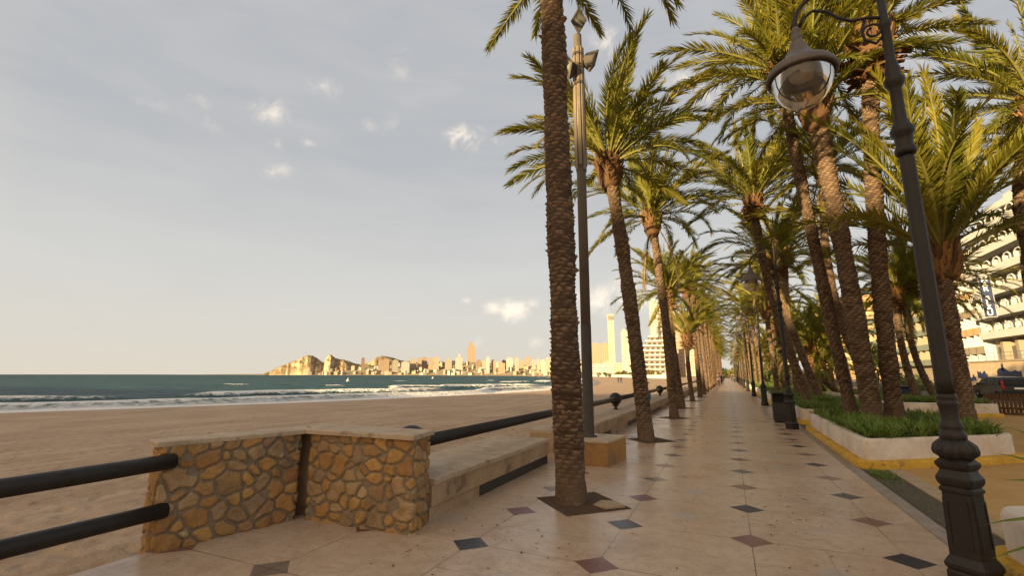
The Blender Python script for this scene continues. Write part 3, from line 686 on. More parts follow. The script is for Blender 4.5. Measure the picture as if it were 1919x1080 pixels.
# ------------------------------------------------------------------ lamp posts
def lamp():
    r = empty('street_lamp', (1.66, 5.2, 0))
    va = math.atan2(-5.2, -1.66); rot = va - R(27) + R(45)
    SQ = dict(seg=32, rot=rot, smooth=False, poly=4)
    b = MB(); q = .86 * .71
    b.lathe([(x_ * q, z_) for x_, z_ in [(.225, -.02), (.225, .10), (.21, .115), (.235, .14), (.235, .165), (.205, .20), (.18, .225), (.182, .24), (.165, .70), (.185, .715), (.185, .735), (.165, .75), (.19, .775), (.2, .80), (.2, .82), (.165, .86), (.155, .88), (.185, .91), (.19, .935), (.16, .955), (.14, .97)]], **SQ)
    b.build('pedestal', [M['iron']], r)
    p = MB()
    for k in range(4):
        a = rot + R(45) + k * R(90); m4 = Matrix.Rotation(a, 4, 'Z')
        def fr(z): return (.182 + (.165 - .182) * (z - .24) / .46) * q
        for (y0, y1, z0, z1) in ((-.075, .075, .29, .308), (-.075, .075, .632, .65), (-.075, -.059, .308, .632), (.059, .075, .308, .632)):
            e = .006; p.add([tuple(m4 @ Vector((fr(z_) + dd, y_, z_))) for dd in (-.004, e) for y_, z_ in ((y0, z0), (y1, z0), (y1, z1), (y0, z1))], [[4, 5, 6, 7], [0, 1, 5, 4], [1, 2, 6, 5], [2, 3, 7, 6], [3, 0, 4, 7]])
    p.build('panel_moulding', [M['iron']], r)
    MB().lathe([(0.0962, 0.955), (0.1110, 0.975), (0.1443, 1.000), (0.1517, 1.030), (0.1406, 1.075), (0.1110, 1.105), (0.0851, 1.125)], 96, flute=.11, nf=12).build('petal_collar', [M['iron']], r)
    MB().lathe([(0.0839, 1.100), (0.0891, 1.140), (0.0891, 1.170), (0.0730, 1.190), (0.0788, 1.210), (0.0788, 1.235), (0.0672, 1.260), (0.0613, 1.280), (0.0642, 1.380), (0.0701, 1.400), (0.0701, 1.425), (0.0642, 1.435), (0.0701, 1.450), (0.0672, 1.475), (0.0613, 1.490)], 32).build('shaft_moulding', [M['iron']], r)
    MB().lathe([(0.0605, 1.490), (0.0626, 1.600), (0.0612, 1.620), (0.0576, 3.620), (0.0562, 3.660)], 80, flute=.10, nf=10).build('fluted_shaft', [M['iron']], r)
    MB().lathe([(0.0686, 3.660), (0.0827, 3.680), (0.0827, 3.720), (0.0660, 3.750), (0.0722, 3.840), (0.0924, 3.870), (0.0950, 3.910), (0.0704, 3.960), (0.0572, 4.000), (0.0493, 4.020), (0.0475, 4.330), (0.0616, 4.360), (0.0792, 4.390), (0.0836, 4.430), (0.0616, 4.470), (0.0634, 4.520), (0.0546, 4.560), (0.0528, 4.600), (0.0405, 4.640), (0.0387, 5.000), (0.0528, 5.020), (0.0528, 5.060), (0.0370, 5.080), (0.0334, 5.720), (0.0440, 5.740), (0.0440, 5.790), (0.0220, 5.840), (0.0264, 5.900), (0.0026, 5.980)], 28).build('upper_shaft', [M['iron']], r)
    hx = -.74
    a = MB(); pts = []
    for k in range(15):
        q = k / 14 * math.pi / 2; pts.append((hx * math.sin(q) ** 1.0, 0, 5.66 - .36 * (1 - math.cos(q)) ** 1.3))
    a.tube(pts + [(hx, 0, 5.22)], .021, 10); a.build('arm', [M['iron']], r)
    s = MB(); pts = [(-.02, 0, 5.12), (-.12, 0, 5.16), (-.26, 0, 5.17), (-.36, 0, 5.24), (-.45, 0, 5.35), (-.57, 0, 5.40), (-.67, 0, 5.34), (-.70, 0, 5.26)]
    s.tube(pts, .016, 8)
    s.tube([(-.1 - .085 * math.cos(q) * (1 - q / 14), 0, 5.0 + .085 * math.sin(q) * (1 - q / 14)) for q in [x_ * .45 for x_ in range(18)]], .012, 7)
    s.tube([(-.03, 0, 4.92), (-.09, 0, 4.86), (-.17, 0, 4.92), (-.19, 0, 5.04), (-.15, 0, 5.14)], .014, 7); s.build('scroll_bracket', [M['iron']], r)
    h = MB(); h.lathe([(.022, 5.26), (.03, 5.24), (.045, 5.21), (.03, 5.18), (.04, 5.16), (.05, 5.13), (.04, 5.10), (.055, 5.085), (.075, 5.03), (.10, 4.96), (.14, 4.89), (.20, 4.83), (.255, 4.79), (.285, 4.75), (.30, 4.70), (.298, 4.675), (.275, 4.67), (.268, 4.70), (.25, 4.745), (.12, 4.80)], 36, (hx, 0), cap=False)
    h.v = [(hx + (x_ - hx) * 1.09, y_ * 1.09, z_) for x_, y_, z_ in h.v]; hd = h.build('lamp_head', [M['ironlight']], r)
    MB().lathe([(.286, 4.70), (.284, 4.65), (.268, 4.56), (.235, 4.48), (.178, 4.405), (.108, 4.36), (.05, 4.345), (.002, 4.342)], 36, (hx, 0), cap=False).build('globe', [M['globe']], hd)
    MB().lathe([(.13, 4.79), (.12, 4.70), (.10, 4.66), (.002, 4.655)], 28, (hx, 0), cap=False).build('reflector', [M['reflector']], hd)
    return r
L0 = lamp()
LB = ['nearest black cast iron lamp post with square panelled base at right edge of paving', 'black lamp post standing next to the litter bin', 'third lamp post along the paving edge, just beyond the litter bin', 'fourth black lamp post along the right edge of the paving', 'fifth black lamp post, small, along the right edge of the paving']
for k in range(14):
    o = L0 if k == 0 else copy_tree(L0)
    o.location = (1.66, 5.2 + 11.88 * k, 0)
    tag(o, LB[k] if k < 5 else 'small distant black lamp post in the far part of the paving edge row', 'street lamp', 'black lamp posts along the promenade')

# litter bin
t = empty('litter_bin', (1.56, 19.2, 0), 0, 'black rectangular litter bin with open top hood beside second lamp post', 'bin')
MB().box(-.24, .24, -.19, .19, .04, .70, bev=.03).build('body', [M['binplastic']], t)
b = MB(); b.box(-.24, -.20, -.19, .19, .70, .98, bev=.01); b.box(.20, .24, -.19, .19, .70, .98, bev=.01); b.box(-.25, .25, -.2, .2, .97, 1.03, bev=.02); b.box(-.20, .20, .15, .19, .70, .97); b.build('hood', [M['binplastic']], t)
MB().box(-.17, .17, -.194, -.189, .30, .62).build('door_panel', [M['dark']], t)
MB().box(-.2, .2, -.15, .15, 0, .05).build('foot', [M['dark']], t)
# ------------------------------------------------------------------ palms
def frond_np(L, elev, droop, npair, leafL, width, seed, lo=False):
    """one pinnate leaf growing from the origin along +X, bending down; returns verts, tris/quads and material ids"""
    r = np.random.default_rng(seed); ns = 9 if lo else 16
    t = np.linspace(0, 1, ns); ang = elev - droop * t ** 1.35; side = r.uniform(-.10, .10)
    ds = L / (ns - 1); px = np.concatenate([[0], np.cumsum(np.cos(ang[:-1]) * ds)]); pz = np.concatenate([[0], np.cumsum(np.sin(ang[:-1]) * ds)])
    py = side * L * t ** 2 * .5
    V = []; F4 = []; F3 = []; m4 = []; m3 = []
    rad = .034 * (1 - t) ** .8 + .004
    for k in range(ns):                                   # stalk: flattened triangular section
        T = np.array([math.cos(ang[k]), 0, math.sin(ang[k])]); N = np.array([-T[2], 0, T[0]]); c = np.array([px[k], py[k], pz[k]])
        V += [c + np.array([0, rad[k] * 1.25, 0]), c - np.array([0, rad[k] * 1.25, 0]), c - N * rad[k]]
    for k in range(ns - 1):
        for q in range(3): F4.append([k * 3 + q, k * 3 + (q + 1) % 3, k * 3 + 3 + (q + 1) % 3, k * 3 + 3 + q]); m4.append(1)
    for i in range(npair):
        s = .13 + .87 * ((i + .5) / npair) ** .95
        prof = min(1, .25 + (s - .13) * 3.4) * (1 - max(0, s - .55) ** 1.7 * 1.55)
        for sd in (-1, 1):
            ss = min(.998, s + r.uniform(-.006, .006)); a = np.interp(ss, t, ang); c = np.array([np.interp(ss, t, px), np.interp(ss, t, py), np.interp(ss, t, pz)])
            T = np.array([math.cos(a), 0, math.sin(a)]); N = np.array([-T[2], 0, T[0]]); S = np.array([0, sd, 0.])
            phi = R(54) - R(34) * ss + r.normal(0, .07); nu = r.choice([R(5), R(28), R(50)]) + r.normal(0, .1)
            d = T * math.cos(phi) + (S * math.cos(nu) + N * math.sin(nu)) * math.sin(phi); d /= np.linalg.norm(d)
            l = leafL * prof * r.uniform(.8, 1.15); W = np.cross(d, N); W /= np.linalg.norm(W) + 1e-6
            W = W + N * r.normal(0, .45); W /= np.linalg.norm(W); wd = width * (.7 + .3 * prof)
            sag = np.array([0, 0, -1]) * l * r.uniform(.03, .16)
            b = len(V); mid = c + d * l * .45 + sag * .25
            V += [c + W * wd * .3, c - W * wd * .3, mid - W * wd * .5, mid + W * wd * .5, c + d * l + sag]
            F4.append([b, b + 1, b + 2, b + 3]); F3.append([b + 3, b + 2, b + 4]); m4.append(0); m3.append(0)
    return np.array(V), np.array(F4), np.array(F3), m4 + m3
def frond_mesh(name, *a, mats=None, **k):
    V, F4, F3, mi = frond_np(*a, **k); return np_mesh(name, V, [F4, F3], mats or [M['leaf'], M['rachis']], False, mi)
ELEV = [(85, 24), (76, 38), (66, 54), (54, 68), (40, 74), (24, 72), (6, 62), (-20, 44)]
FR = [[frond_mesh('frond', 3.5, R(e), R(dr) * f, 92, .49, .033, 10 * i + j) for j, f in enumerate((.8, 1.1))] for i, (e, dr) in enumerate(ELEV)]
DRYF = frond_mesh('frond', 2.6, R(-58), R(28), 50, .40, .024, 99, mats=[M['dry'], M['dry']])
def join_np(parts, mats, name):
    V = []; F4 = []; F3 = []; m4 = []; m3 = []; o = 0
    for v, f4, f3, mi, mx in parts:
        V.append(v @ mx[:3, :3].T + mx[:3, 3]); F4.append(f4 + o); F3.append(f3 + o); m4 += mi[:len(f4)]; m3 += mi[len(f4):]; o += len(v)
    return np_mesh(name, np.concatenate(V), [np.concatenate(F4), np.concatenate(F3)], mats, False, m4 + m3)
def place_list(n, rnd, r0=.12, lo=0, hi=7.0, lenf=1.0):
    out = []
    for k in range(n):
        q = ((k + .5) / n) ** .92; lv = lo + (hi - lo) * q; i = min(len(ELEV) - 1, max(0, int(lv + rnd.uniform(-.35, .35) + .5)))
        az = k * 2.39996 + rnd.uniform(-.25, .25); sc_ = lenf * (.80 + .2 * math.sin(math.pi * min(1, q * 1.15))) * rnd.uniform(.9, 1.1)
        out.append((i, az, sc_, rnd.uniform(-.12, .12), .30 * (1 - q) + .02, r0 * (.25 + .75 * q), rnd.uniform(-.5, .5)))
    return out
def fmx(az, s, tilt, z, r, roll=0): return Matrix.Rotation(az, 4, 'Z') @ Matrix.Translation((r, 0, z)) @ Matrix.Rotation(tilt, 4, 'Y') @ Matrix.Rotation(roll, 4, 'X') @ Matrix.Scale(s, 4)
def crown_mesh(name, n, seed, hi=7.0, npair=24, width=.075, ns=1.0):
    rnd = random.Random(seed); parts = []
    base = {}
    for (i, az, s, tl, z, r, ro) in place_list(n, rnd, hi=hi):
        j = rnd.randint(0, 1)
        if (i, j) not in base: base[(i, j)] = frond_np(3.5, R(ELEV[i][0]), R(ELEV[i][1]) * (.8, 1.1)[j], npair, .50, width, 300 + 10 * i + j, lo=True)
        parts.append((*base[(i, j)], np.array(fmx(az, s, tl, z, r, ro))))
    return join_np(parts, [M['leaf'], M['rachis']], name)
FARC = [crown_mesh('crown', 40, 50 + k, hi=(6.4, 7.0, 7.4, 6.9)[k]) for k in range(4)]
MIDC = [crown_mesh('crown', 46, 80 + k, hi=(6.6, 7.2, 7.3)[k], npair=46, width=.042) for k in range(3)]
def spear(seed):                                          # the tight bundle of young leaves at the heart of a crown
    parts = []; rnd = random.Random(seed); b = [frond_np(2.6, R(88), R(14), 50, .30, .024, 500 + q) for q in (0, 1)]
    for k in range(7): parts.append((*b[k % 2], np.array(fmx(k * 2.4, rnd.uniform(.8, 1.1), rnd.uniform(-.05, .12), .25, .04, rnd.uniform(-.8, .8)))))
    return join_np(parts, [M['leaf'], M['rachis']], 'crown')
SPEAR = spear(1)

def trunk_path(base, mid, top, n=60):
    """smooth path through three points"""
    base, mid, top = Vector(base), Vector(mid), Vector(top); ctl = mid * 2 - (base + top) * .5
    return [base * (1 - t) ** 2 + ctl * 2 * t * (1 - t) + top * t * t for t in (i / n for i in range(n + 1))]
def trunk_mesh(path, r0, r1, det, seed, flare=.32, rowh=.057, nsc=8, depth=.042):
    P = np.array(path); seg = np.linalg.norm(np.diff(P, axis=0), axis=1); s = np.concatenate([[0], np.cumsum(seg)]); L = s[-1]
    nz = int(L / (rowh / det)) + 1; nt = nsc * (2 if det <= 2 else (4 if det < 5 else 6)); sv = np.linspace(0, L, nz)
    C = np.stack([np.interp(sv, s, P[:, k]) for k in range(3)], -1)
    th = np.arange(nt) / nt * 2 * np.pi; TH_, S_ = np.meshgrid(th, sv); tt = S_ / L
    rad = (r0 - .014) + (r1 - r0) * tt + flare * r0 * np.exp(-S_ / .35) + .026 * (fbm(S_ * 1.7, TH_ * 0 + seed, 3, seed) - .5) * 2
    wv = S_ + .045 * (fbm(TH_ * 2.6, S_ * 3.2, 3, seed) - .5) + .006 * np.sin(TH_ * 2 + seed)
    wv = wv + rowh * .55 * (vnoise(np.floor(TH_ * nsc / 2 / np.pi * .5 + np.floor(S_ / rowh) * .37), np.floor(S_ / rowh / 2), seed + 9) - .5)
    row = np.floor(wv / rowh); v = wv / rowh - row; q = TH_ * nsc / (2 * np.pi) + .5 * (row % 2) + .13 * row; ci = np.floor(q) % nsc; u = (q - np.floor(q)) * 2 - 1
    hsh = vnoise(ci * 17.31 + .5, row * 7.77 + .5, seed)
    low = np.clip((S_ - .25) / 1.1, .18, 1)
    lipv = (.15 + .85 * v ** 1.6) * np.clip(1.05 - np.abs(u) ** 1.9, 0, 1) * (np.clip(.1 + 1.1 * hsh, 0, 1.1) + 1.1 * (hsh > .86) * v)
    rad = rad + depth * low * lipv * (.5 + 1.0 * fbm(S_ * .9 + seed, TH_ * .7, 2, seed + 3)) + .022 * (fbm(TH_ * 5, S_ * 14, 3, seed + 5) - .5)
    X = C[:, 0:1] + rad * np.cos(TH_); Y = C[:, 1:2] + rad * np.sin(TH_); Z = np.repeat(C[:, 2:3], nt, 1)
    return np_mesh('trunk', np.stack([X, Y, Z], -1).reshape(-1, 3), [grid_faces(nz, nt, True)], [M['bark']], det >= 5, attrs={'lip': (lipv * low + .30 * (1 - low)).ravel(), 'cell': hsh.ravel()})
def boot_mesh(r, seed, h=.75, n=120, skirt=0.0, bulge=1.55):
    """swollen crown base covered with the cut stubs of old leaves"""
    rnd = random.Random(seed); b = MB()
    prof = [(r * (1 + (bulge - 1) * math.sin(math.pi * min(1, k / 9 * .95)) ** .8) * (1 if k < 9 else .5), -h * .75 + h * 1.25 * k / 10) for k in range(11)]
    b.lathe(prof, 24, m=1)
    for k in range(n):
        q = k / n; az = k * 2.39996; z = -h * .75 + h * 1.15 * q; kk = min(9.99, q * 9.2); i = int(kk); rr = prof[i][0] * .93; l = rnd.uniform(.16, .30) * (1.15 if q > .5 else .9)
        up = R(rnd.uniform(56, 80)) if not skirt or q > .6 else R(rnd.uniform(-50, 20)); w0 = rnd.uniform(.034, .052) * (.8 + .4 * q); th = .02
        m4 = Matrix.Rotation(az, 4, 'Z') @ Matrix.Translation((rr, 0, z)) @ Matrix.Rotation(-up, 4, 'Y')
        vs = [(-.04, -w0, -th), (-.04, w0, -th), (-.04, w0, th), (-.04, -w0, th), (l, -w0 * .55, -th * .8), (l, w0 * .55, -th * .8), (l, w0 * .5, th * .8), (l, -w0 * .5, th * .8)]
        b.add([tuple(m4 @ Vector(v)) for v in vs], [[3, 2, 1, 0], [4, 5, 6, 7], [0, 1, 5, 4], [1, 2, 6, 5], [2, 3, 7, 6], [3, 0, 4, 7]], 0 if rnd.random() < .8 else 1)
    return b.mesh('crown_base', [M['stub'], M['fibre']])
BOOT = [boot_mesh(.2, 5), boot_mesh(.2, 6, .85, 150, 1, 1.75), boot_mesh(.2, 7, .6, 100, 0, 1.4)]

def palm(base, mid, top, label, r=.2, det=5, lod=0, seed=0, nfr=42, hi=7.0, lenf=1.0, boot=0, group=None, bs=1.0, lo=0, dry=0, extra=(), tf=.78):
    base = Vector(base); mid = Vector(mid) - base; top = Vector(top) - base
    root = empty('palm_tree', base, 0, label, 'palm tree', group); rnd = random.Random(seed)
    path = trunk_path((0, 0, -.25), mid, top)
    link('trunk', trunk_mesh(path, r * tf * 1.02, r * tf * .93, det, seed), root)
    bm = link('crown_base', BOOT[boot], root, top + Vector((0, 0, .1))); bm.scale = (r / .2 * bs,) * 3; bm.rotation_euler = (0, 0, seed * 1.3)
    ct = top + Vector((0, 0, .22))
    if lod == 0:
        c = link('crown', SPEAR, root, ct); c.scale = (lenf,) * 3; c.rotation_euler.z = seed
        for (i, az, s, tl, z, rr, ro) in place_list(nfr, rnd, hi=hi, lenf=lenf, lo=lo):
            f = link('frond', FR[i][rnd.randint(0, 1)], c); f.matrix_local = fmx(az + seed, s / lenf, tl, z * .6, rr, ro)
        for (i, az, s) in extra:
            f = link('frond', FR[i][0], c); f.matrix_local = fmx(az - seed, s / lenf, 0, .05, .1, .2)
        for k in range(dry):
            f = link('frond', DRYF, c); f.matrix_local = fmx(k * 2.4 + seed, rnd.uniform(.7, 1) , rnd.uniform(-.2, .2), -.35, .22)
            tag(f, 'dry brown hanging palm leaf')
    else:
        c = link('crown', (MIDC if lod == 1 else FARC)[seed % (3 if lod == 1 else 4)], root, ct); c.scale = (lenf * rnd.uniform(.94, 1.06),) * 3; c.rotation_euler = (rnd.uniform(-.06, .06), rnd.uniform(-.06, .06), rnd.uniform(0, 6.28))
    return root

def A(px, py, y): return at(px, py, y)
GL, GR = 'palms in the seaward row', 'palms in the landward rows'
palm((-1.98, 6.22, 0), A(1053, 500, 6.22), A(1033, -42, 6.15), 'tall date palm with thick scaly trunk nearest to the camera, beside the floodlight pole', .175, 6, 0, 1, 32, 5.3, .85, 2, GL, tf=1.12)
palm((-2.0, 12.6, 0), A(1180, 560, 12.6), A(1142, 322, 12.6), 'leaning date palm with bright orange crown base just right of the floodlight pole', .215, 6, 0, 2, 54, 6.4, 1.0, 0, GL, tf=.86)
palm((-2.02, 19.5, 0), A(1247, 600, 19.5), A(1222, 420, 19.5), 'third date palm of the seaward row, with wide dark arching fronds', .22, 5, 0, 3, 50, 6.7, 1.04, 0, GL, dry=2)
palm((-2.2, 25.2, 0), A(1262, 650, 25.2), A(1252, 560, 25.2), 'date palm half hidden behind the third trunk of the seaward row, low crown', .21, 3, 0, 4, 44, 6.6, .95, 1, GL, dry=5)
palm((-2.15, 32.2, 0), A(1290, 690, 32.2), A(1288, 640, 32.2), 'short young palm with upright crown between the taller seaward trunks', .19, 3, 0, 5, 26, 4.2, .8, 1, GL)
palm((-2.02, 37.8, 0), A(1302, 640, 37.8), A(1287, 548, 37.8), 'slender palm with orange lit crown base behind the short young palm', .2, 3, 1, 6, 40, 7, .95, 0, GL)
palm((-1.95, 43.0, 0), A(1309, 640, 43), A(1298, 540, 43), 'palm trunk leaning left, sixth tall one in the seaward row', .2, 3, 1, 7, 40, 7, .95, 0, GL)
for k in range(24):
    y = 49.2 + 6.15 * k; h = (8.4, 7.2, 9.2, 7.8, 8.8)[k % 5]; x = -1.95 + random.uniform(-.1, .1)
    palm((x, y, 0), (x - .12, y, h * .5), (x - .35 + random.uniform(-.25, .2), y, h), 'sunlit distant date palm in the far part of the seaward row', .2, 2, 2 if y > 70 else 1, 20 + k, 40, 7, .95, 0, 'far palms of the seaward row')

Z = .42
palm((3.05, 16.0, Z), A(1520, 430, 15.2), A(1464, 150, 14.6), 'tall palm leaning left over the promenade, left trunk in the nearest white planter', .20, 6, 0, 11, 46, 6.4, 1.05, 0, GR)
palm((3.3, 15.1, Z), A(1572, 430, 14.6), A(1527, 214, 14.4), 'palm with pale cut crown base seen right below the nearest lamp head', .225, 6, 0, 12, 38, 6.0, 1.0, 0, GR, tf=1.0)
palm((3.85, 15.5, Z), A(1642, 430, 14.8), A(1632, 100, 14.6), 'tall palm with bushy brown skirt under its crown, right trunk of the planter trio', .225, 6, 0, 13, 40, 5.6, 1.0, 1, GR, 1.35, tf=.9)
palm((4.9, 14.3, Z), A(1788, 640, 14.6), A(1768, 492, 14.8), 'shorter palm with long upright fronds standing just right of the nearest lamp post', .235, 6, 0, 14, 40, 4.6, 1.32, 2, GR, 1.0, tf=.68)
palm((8.6, 15.6, 0), A(1935, 480, 15.8), A(1948, 210, 15.9), 'palm whose crown hangs in from the right edge of the picture', .21, 3, 0, 15, 40, 6.3, 1.0, 0, GR)
palm((2.95, 22.4, Z), A(1448, 560, 22.2), A(1413, 388, 22.0), 'palm with orange lit crown base and golden upright fronds beside second lamp post', .23, 5, 0, 16, 50, 5.4, 1.08, 1, GR, .9, dry=1)
palm((3.8, 25.5, Z), A(1478, 600, 25.5), A(1452, 500, 25.5), 'palm standing right behind the one beside the second lamp post', .22, 3, 0, 17, 44, 6.8, 1.0, 1, GR, dry=4)
palm((7.4, 38.0, 0), A(1530, 700, 38), A(1528, 668, 38), 'short stout palm with dense drooping dark green fronds behind the second planter', .3, 3, 0, 18, 56, 7.6, 1.12, 1, GR, dry=5)
palm((8.0, 28.2, .4), A(1690, 650, 28.2), A(1682, 560, 28.2), 'left one of two slim palms standing close together before the apartment block', .2, 3, 0, 19, 44, 7.6, .92, 1, GR, dry=7)
palm((9.0, 29.0, .4), A(1710, 650, 29), A(1702, 545, 29), 'right one of two slim palms standing close together before the apartment block', .2, 3, 0, 22, 44, 7.5, .95, 1, GR, dry=8)
palm((5.2, 21.5, 0), A(1565, 560, 21.5), A(1545, 330, 21.5), 'palm seen between the leaning left trunk and its neighbour in the planter trio', .2, 4, 0, 23, 48, 7.0, 1.0, 0, GR, dry=4)
palm((11.0, 20.5, 0), A(1935, 560, 20.5), A(1985, 300, 20.5), 'palm with drooping dark crown in front of the white hotel balconies', .2, 3, 0, 24, 34, 6.0, .85, 0, GR)
rr_ = random.Random(5)
k = 0
for y in [31, 36, 41, 46.5, 52, 58, 64, 71, 78, 86, 94, 103, 112, 122, 133, 145, 158, 172, 186]:
    for x0, pr in ((3.3, 1.0), (7.2, .75), (11.0, .5)):
        if rr_.random() > pr: continue
        if x0 > 10 and y > 60: continue
        x = x0 + rr_.uniform(-.6, .6); yy = y + rr_.uniform(-1.5, 1.5); h = rr_.choice([4.6, 5.8, 6.8, 7.8, 8.6]) if x0 < 5 else rr_.choice([3.6, 4.6, 5.6, 6.6, 7.4])
        nearr = yy < 48
        palm((x, yy, .3), (x - .1, yy, h * .55), (x - rr_.uniform(-.1, .7), yy, h), 'date palm in the crowded landward rows further along the promenade', .21, 2, 1 if nearr else 2, 40 + k, 40, 7, 1.0, rr_.choice([0, 1, 1]), 'further palms of the landward rows'); k += 1
for (x, y) in [(-1.86, 6.28), (-1.92, 12.75), (-2.02, 19.5), (-2.2, 25.2), (-2.15, 32.2), (-2.02, 37.8)]: pit(x, y)
# flat grey slab lying in the first pit
b = MB(); b.prism([(-.16, -.13), (.02, -.2), (.22, -.02), (.05, .17), (-.12, .12)], 0, .022, mat=Matrix.Translation((-1.52, 6.28, .012)))
tag(b.build('flat_stone', [M['strip']]), 'flat grey stone lying on the soil at the nearest palm foot', 'stone')

# ------------------------------------------------------------------ leafy things
def leaf_clump(b, c, n, l, w, rnd, spread=(20, 70), m=0):
    for k in range(n):
        az = rnd.uniform(0, 6.283); el = R(rnd.uniform(*spread)); L = l * rnd.uniform(.6, 1.15); d = Vector((math.cos(az) * math.cos(el), math.sin(az) * math.cos(el), math.sin(el)))
        s = Vector((-math.sin(az), math.cos(az), 0)) * w * rnd.uniform(.7, 1.2); p0 = Vector(c) + Vector((rnd.uniform(-.03, .03), rnd.uniform(-.03, .03), 0)); p1 = p0 + d * L * .55; p2 = p0 + d * L + Vector((math.cos(az), math.sin(az), -.6)) * L * .18
        b.add([p0 - s * .6, p0 + s * .6, p1 + s, p1 - s, p2], [[0, 1, 2, 3], [3, 2, 4]], m)
def planter(poly, h, label, plants=120, seed=0, th=.16, base=.13, yel=.14, grp='white planters along the promenade'):
    rnd = random.Random(seed); c = Vector((sum(p[0] for p in poly) / len(poly), sum(p[1] for p in poly) / len(poly))); P = [Vector(p) - c for p in poly]
    def rounded(ps, rad, off):
        n = len(ps); q = []
        for i in range(n):
            a, p, e = ps[i - 1], ps[i], ps[(i + 1) % n]; d1 = (a - p).normalized(); d2 = (e - p).normalized()
            s, t_ = p + d1 * rad, p + d2 * rad
            for k in range(6):
                u = k / 5; q.append(s * (1 - u) ** 2 + p * 2 * u * (1 - u) + t_ * u * u)
        m = len(q); out = []
        for i in range(m):
            tg = (q[(i + 1) % m] - q[i - 1]).normalized(); out.append(q[i] + Vector((tg.y, -tg.x)) * off)
        return out
    o = empty('planter', (c.x, c.y, 0), 0, label, 'planter', grp)
    def ringmesh(prof, mat, name):
        b = MB(); m = len(rounded(P, .35, 0)); vs = []
        for off, z in prof: vs += [(p.x + rnd.uniform(-.004, .004), p.y + rnd.uniform(-.004, .004), z + rnd.uniform(-.004, .004)) for p in rounded(P, .35, off)]
        b.add(vs, [[k * m + i, k * m + (i + 1) % m, (k + 1) * m + (i + 1) % m, (k + 1) * m + i] for k in range(len(prof) - 1) for i in range(m)], 0, True); return b.build(name, [mat], o)
    ringmesh([(0, base - .02), (.0, h - .05), (-.02, h - .012), (-.05, h), (-th + .03, h), (-th, h - .02), (-th, h - .3)], M['white'], 'wall')
    ringmesh([(yel, -.05), (yel, base - .04), (yel - .025, base - .006), (yel - .06, base), (-.02, base + .004)], M['yellow'], 'yellow_base')
    s = MB(); inn = rounded(P, .35, -th - .002); s.add([(p.x, p.y, h - .10) for p in inn], [list(range(len(inn)))]); s.build('soil', [M['soil']], o)
    if plants:
        g = MB(); xs_ = [p.x for p in inn]; ys_ = [p.y for p in inn]; cnt = 0
        def inside(x, y):
            r = False
            for i in range(len(inn)):
                a, e = inn[i - 1], inn[i]
                if (a.y > y) != (e.y > y) and x < (e.x - a.x) * (y - a.y) / (e.y - a.y) + a.x: r = not r
            return r
        while cnt < plants:
            x, y = rnd.uniform(min(xs_), max(xs_)), rnd.uniform(min(ys_), max(ys_)); cnt += 1
            if inside(x, y) and vnoise(np.array([x * .9 + 20]), np.array([y * .9 + seed]))[0] > .28: leaf_clump(g, (x, y, h - .1), 13, .40, .016, rnd, (25, 80))
        tag(g.build('ground_cover', [M['plant']], None, (c.x, c.y, 0)), 'green strap leaved plants filling ' + label.split(',')[0], 'plants', None, 'stuff')
    return o
planter([(2.10, 10.55), (4.45, 12.25), (5.05, 12.75), (5.2, 17.2), (2.12, 17.2)], .5, 'nearest whole white planter holding the trio of palms, with yellow foot', 900, 1)
planter([(2.12, 18.9), (4.6, 18.6), (5.2, 26.4), (2.12, 26.6)], .5, 'white planter beside the litter bin, second along the paving edge', 900, 2)
planter([(2.05, 1.2), (2.3, 1.0), (4.4, 2.4), (4.4, 5.5), (3.4, 6.15), (2.05, 5.95)], .5, 'white planter cut off by the right edge, next to the nearest lamp post', 0, 3)
planter([(6.1, 25.0), (9.6, 25.0), (9.7, 29.6), (6.1, 29.6)], .5, 'low white planter with palms well behind the nearest planter', 350, 4)
planter([(2.12, 28.8), (4.9, 28.4), (5.2, 36.4), (2.12, 36.4)], .5, 'third white planter along the paving edge', 350, 5)
planter([(6.2, 33.0), (9.4, 33.0), (9.4, 40), (6.2, 40)], .5, 'white planter far back around the short stout palm', 250, 6)
for k in range(7):
    planter([(2.12, 38.6 + 10 * k), (5.0, 38.4 + 10 * k), (5.0, 46.3 + 10 * k), (2.12, 46.4 + 10 * k)], .5, 'distant small white planter along the far paving edge', 120, 10 + k, grp='distant white planters')
# grass tuft and weeds in the gravel strip
g = MB(); rnd = random.Random(3)
for k in range(150):
    y = 9.95 + rnd.gauss(0, .22) if k < 90 else rnd.uniform(7, 9.6); leaf_clump(g, (rnd.uniform(2.05, 2.36), y, -.015), 6 if k < 90 else 3, .10 if k < 90 else .04, .004, rnd, (30, 80))
tag(g.build('weeds', [M['plant']]), 'small green weeds growing in the gravel at the planter corner', 'weeds', None, 'stuff')
# bits of dry leaf and grit blown over the paving
g = MB()
for k in range(110):
    cx, cy = rnd.choice([(-2.5, 5.1), (-1.7, 4.6), (.5, 7.7), (.2, 6.9), (-3.2, 4.0), (.6, 6.0), (1.0, 5.2)]); x, y = cx + rnd.gauss(0, .5), cy + rnd.gauss(0, .45)
    if x > 1.75 or x < -3.05 or y < 2: continue
    l = rnd.uniform(.006, .022); a = rnd.uniform(0, 6.28); m4 = Matrix.Translation((x, y, .004)) @ Matrix.Rotation(a, 4, 'Z')
    g.add([tuple(m4 @ Vector(v)) for v in ((-l, -l * .3, 0), (l, -l * .25, .004), (l * .9, l * .3, 0), (-l, l * .35, .006))], [[0, 1, 2, 3]])
tag(g.build('leaf_litter', [M['fibre']]), 'scattered crumbs of dry leaf on the paving', 'litter', None, 'stuff')
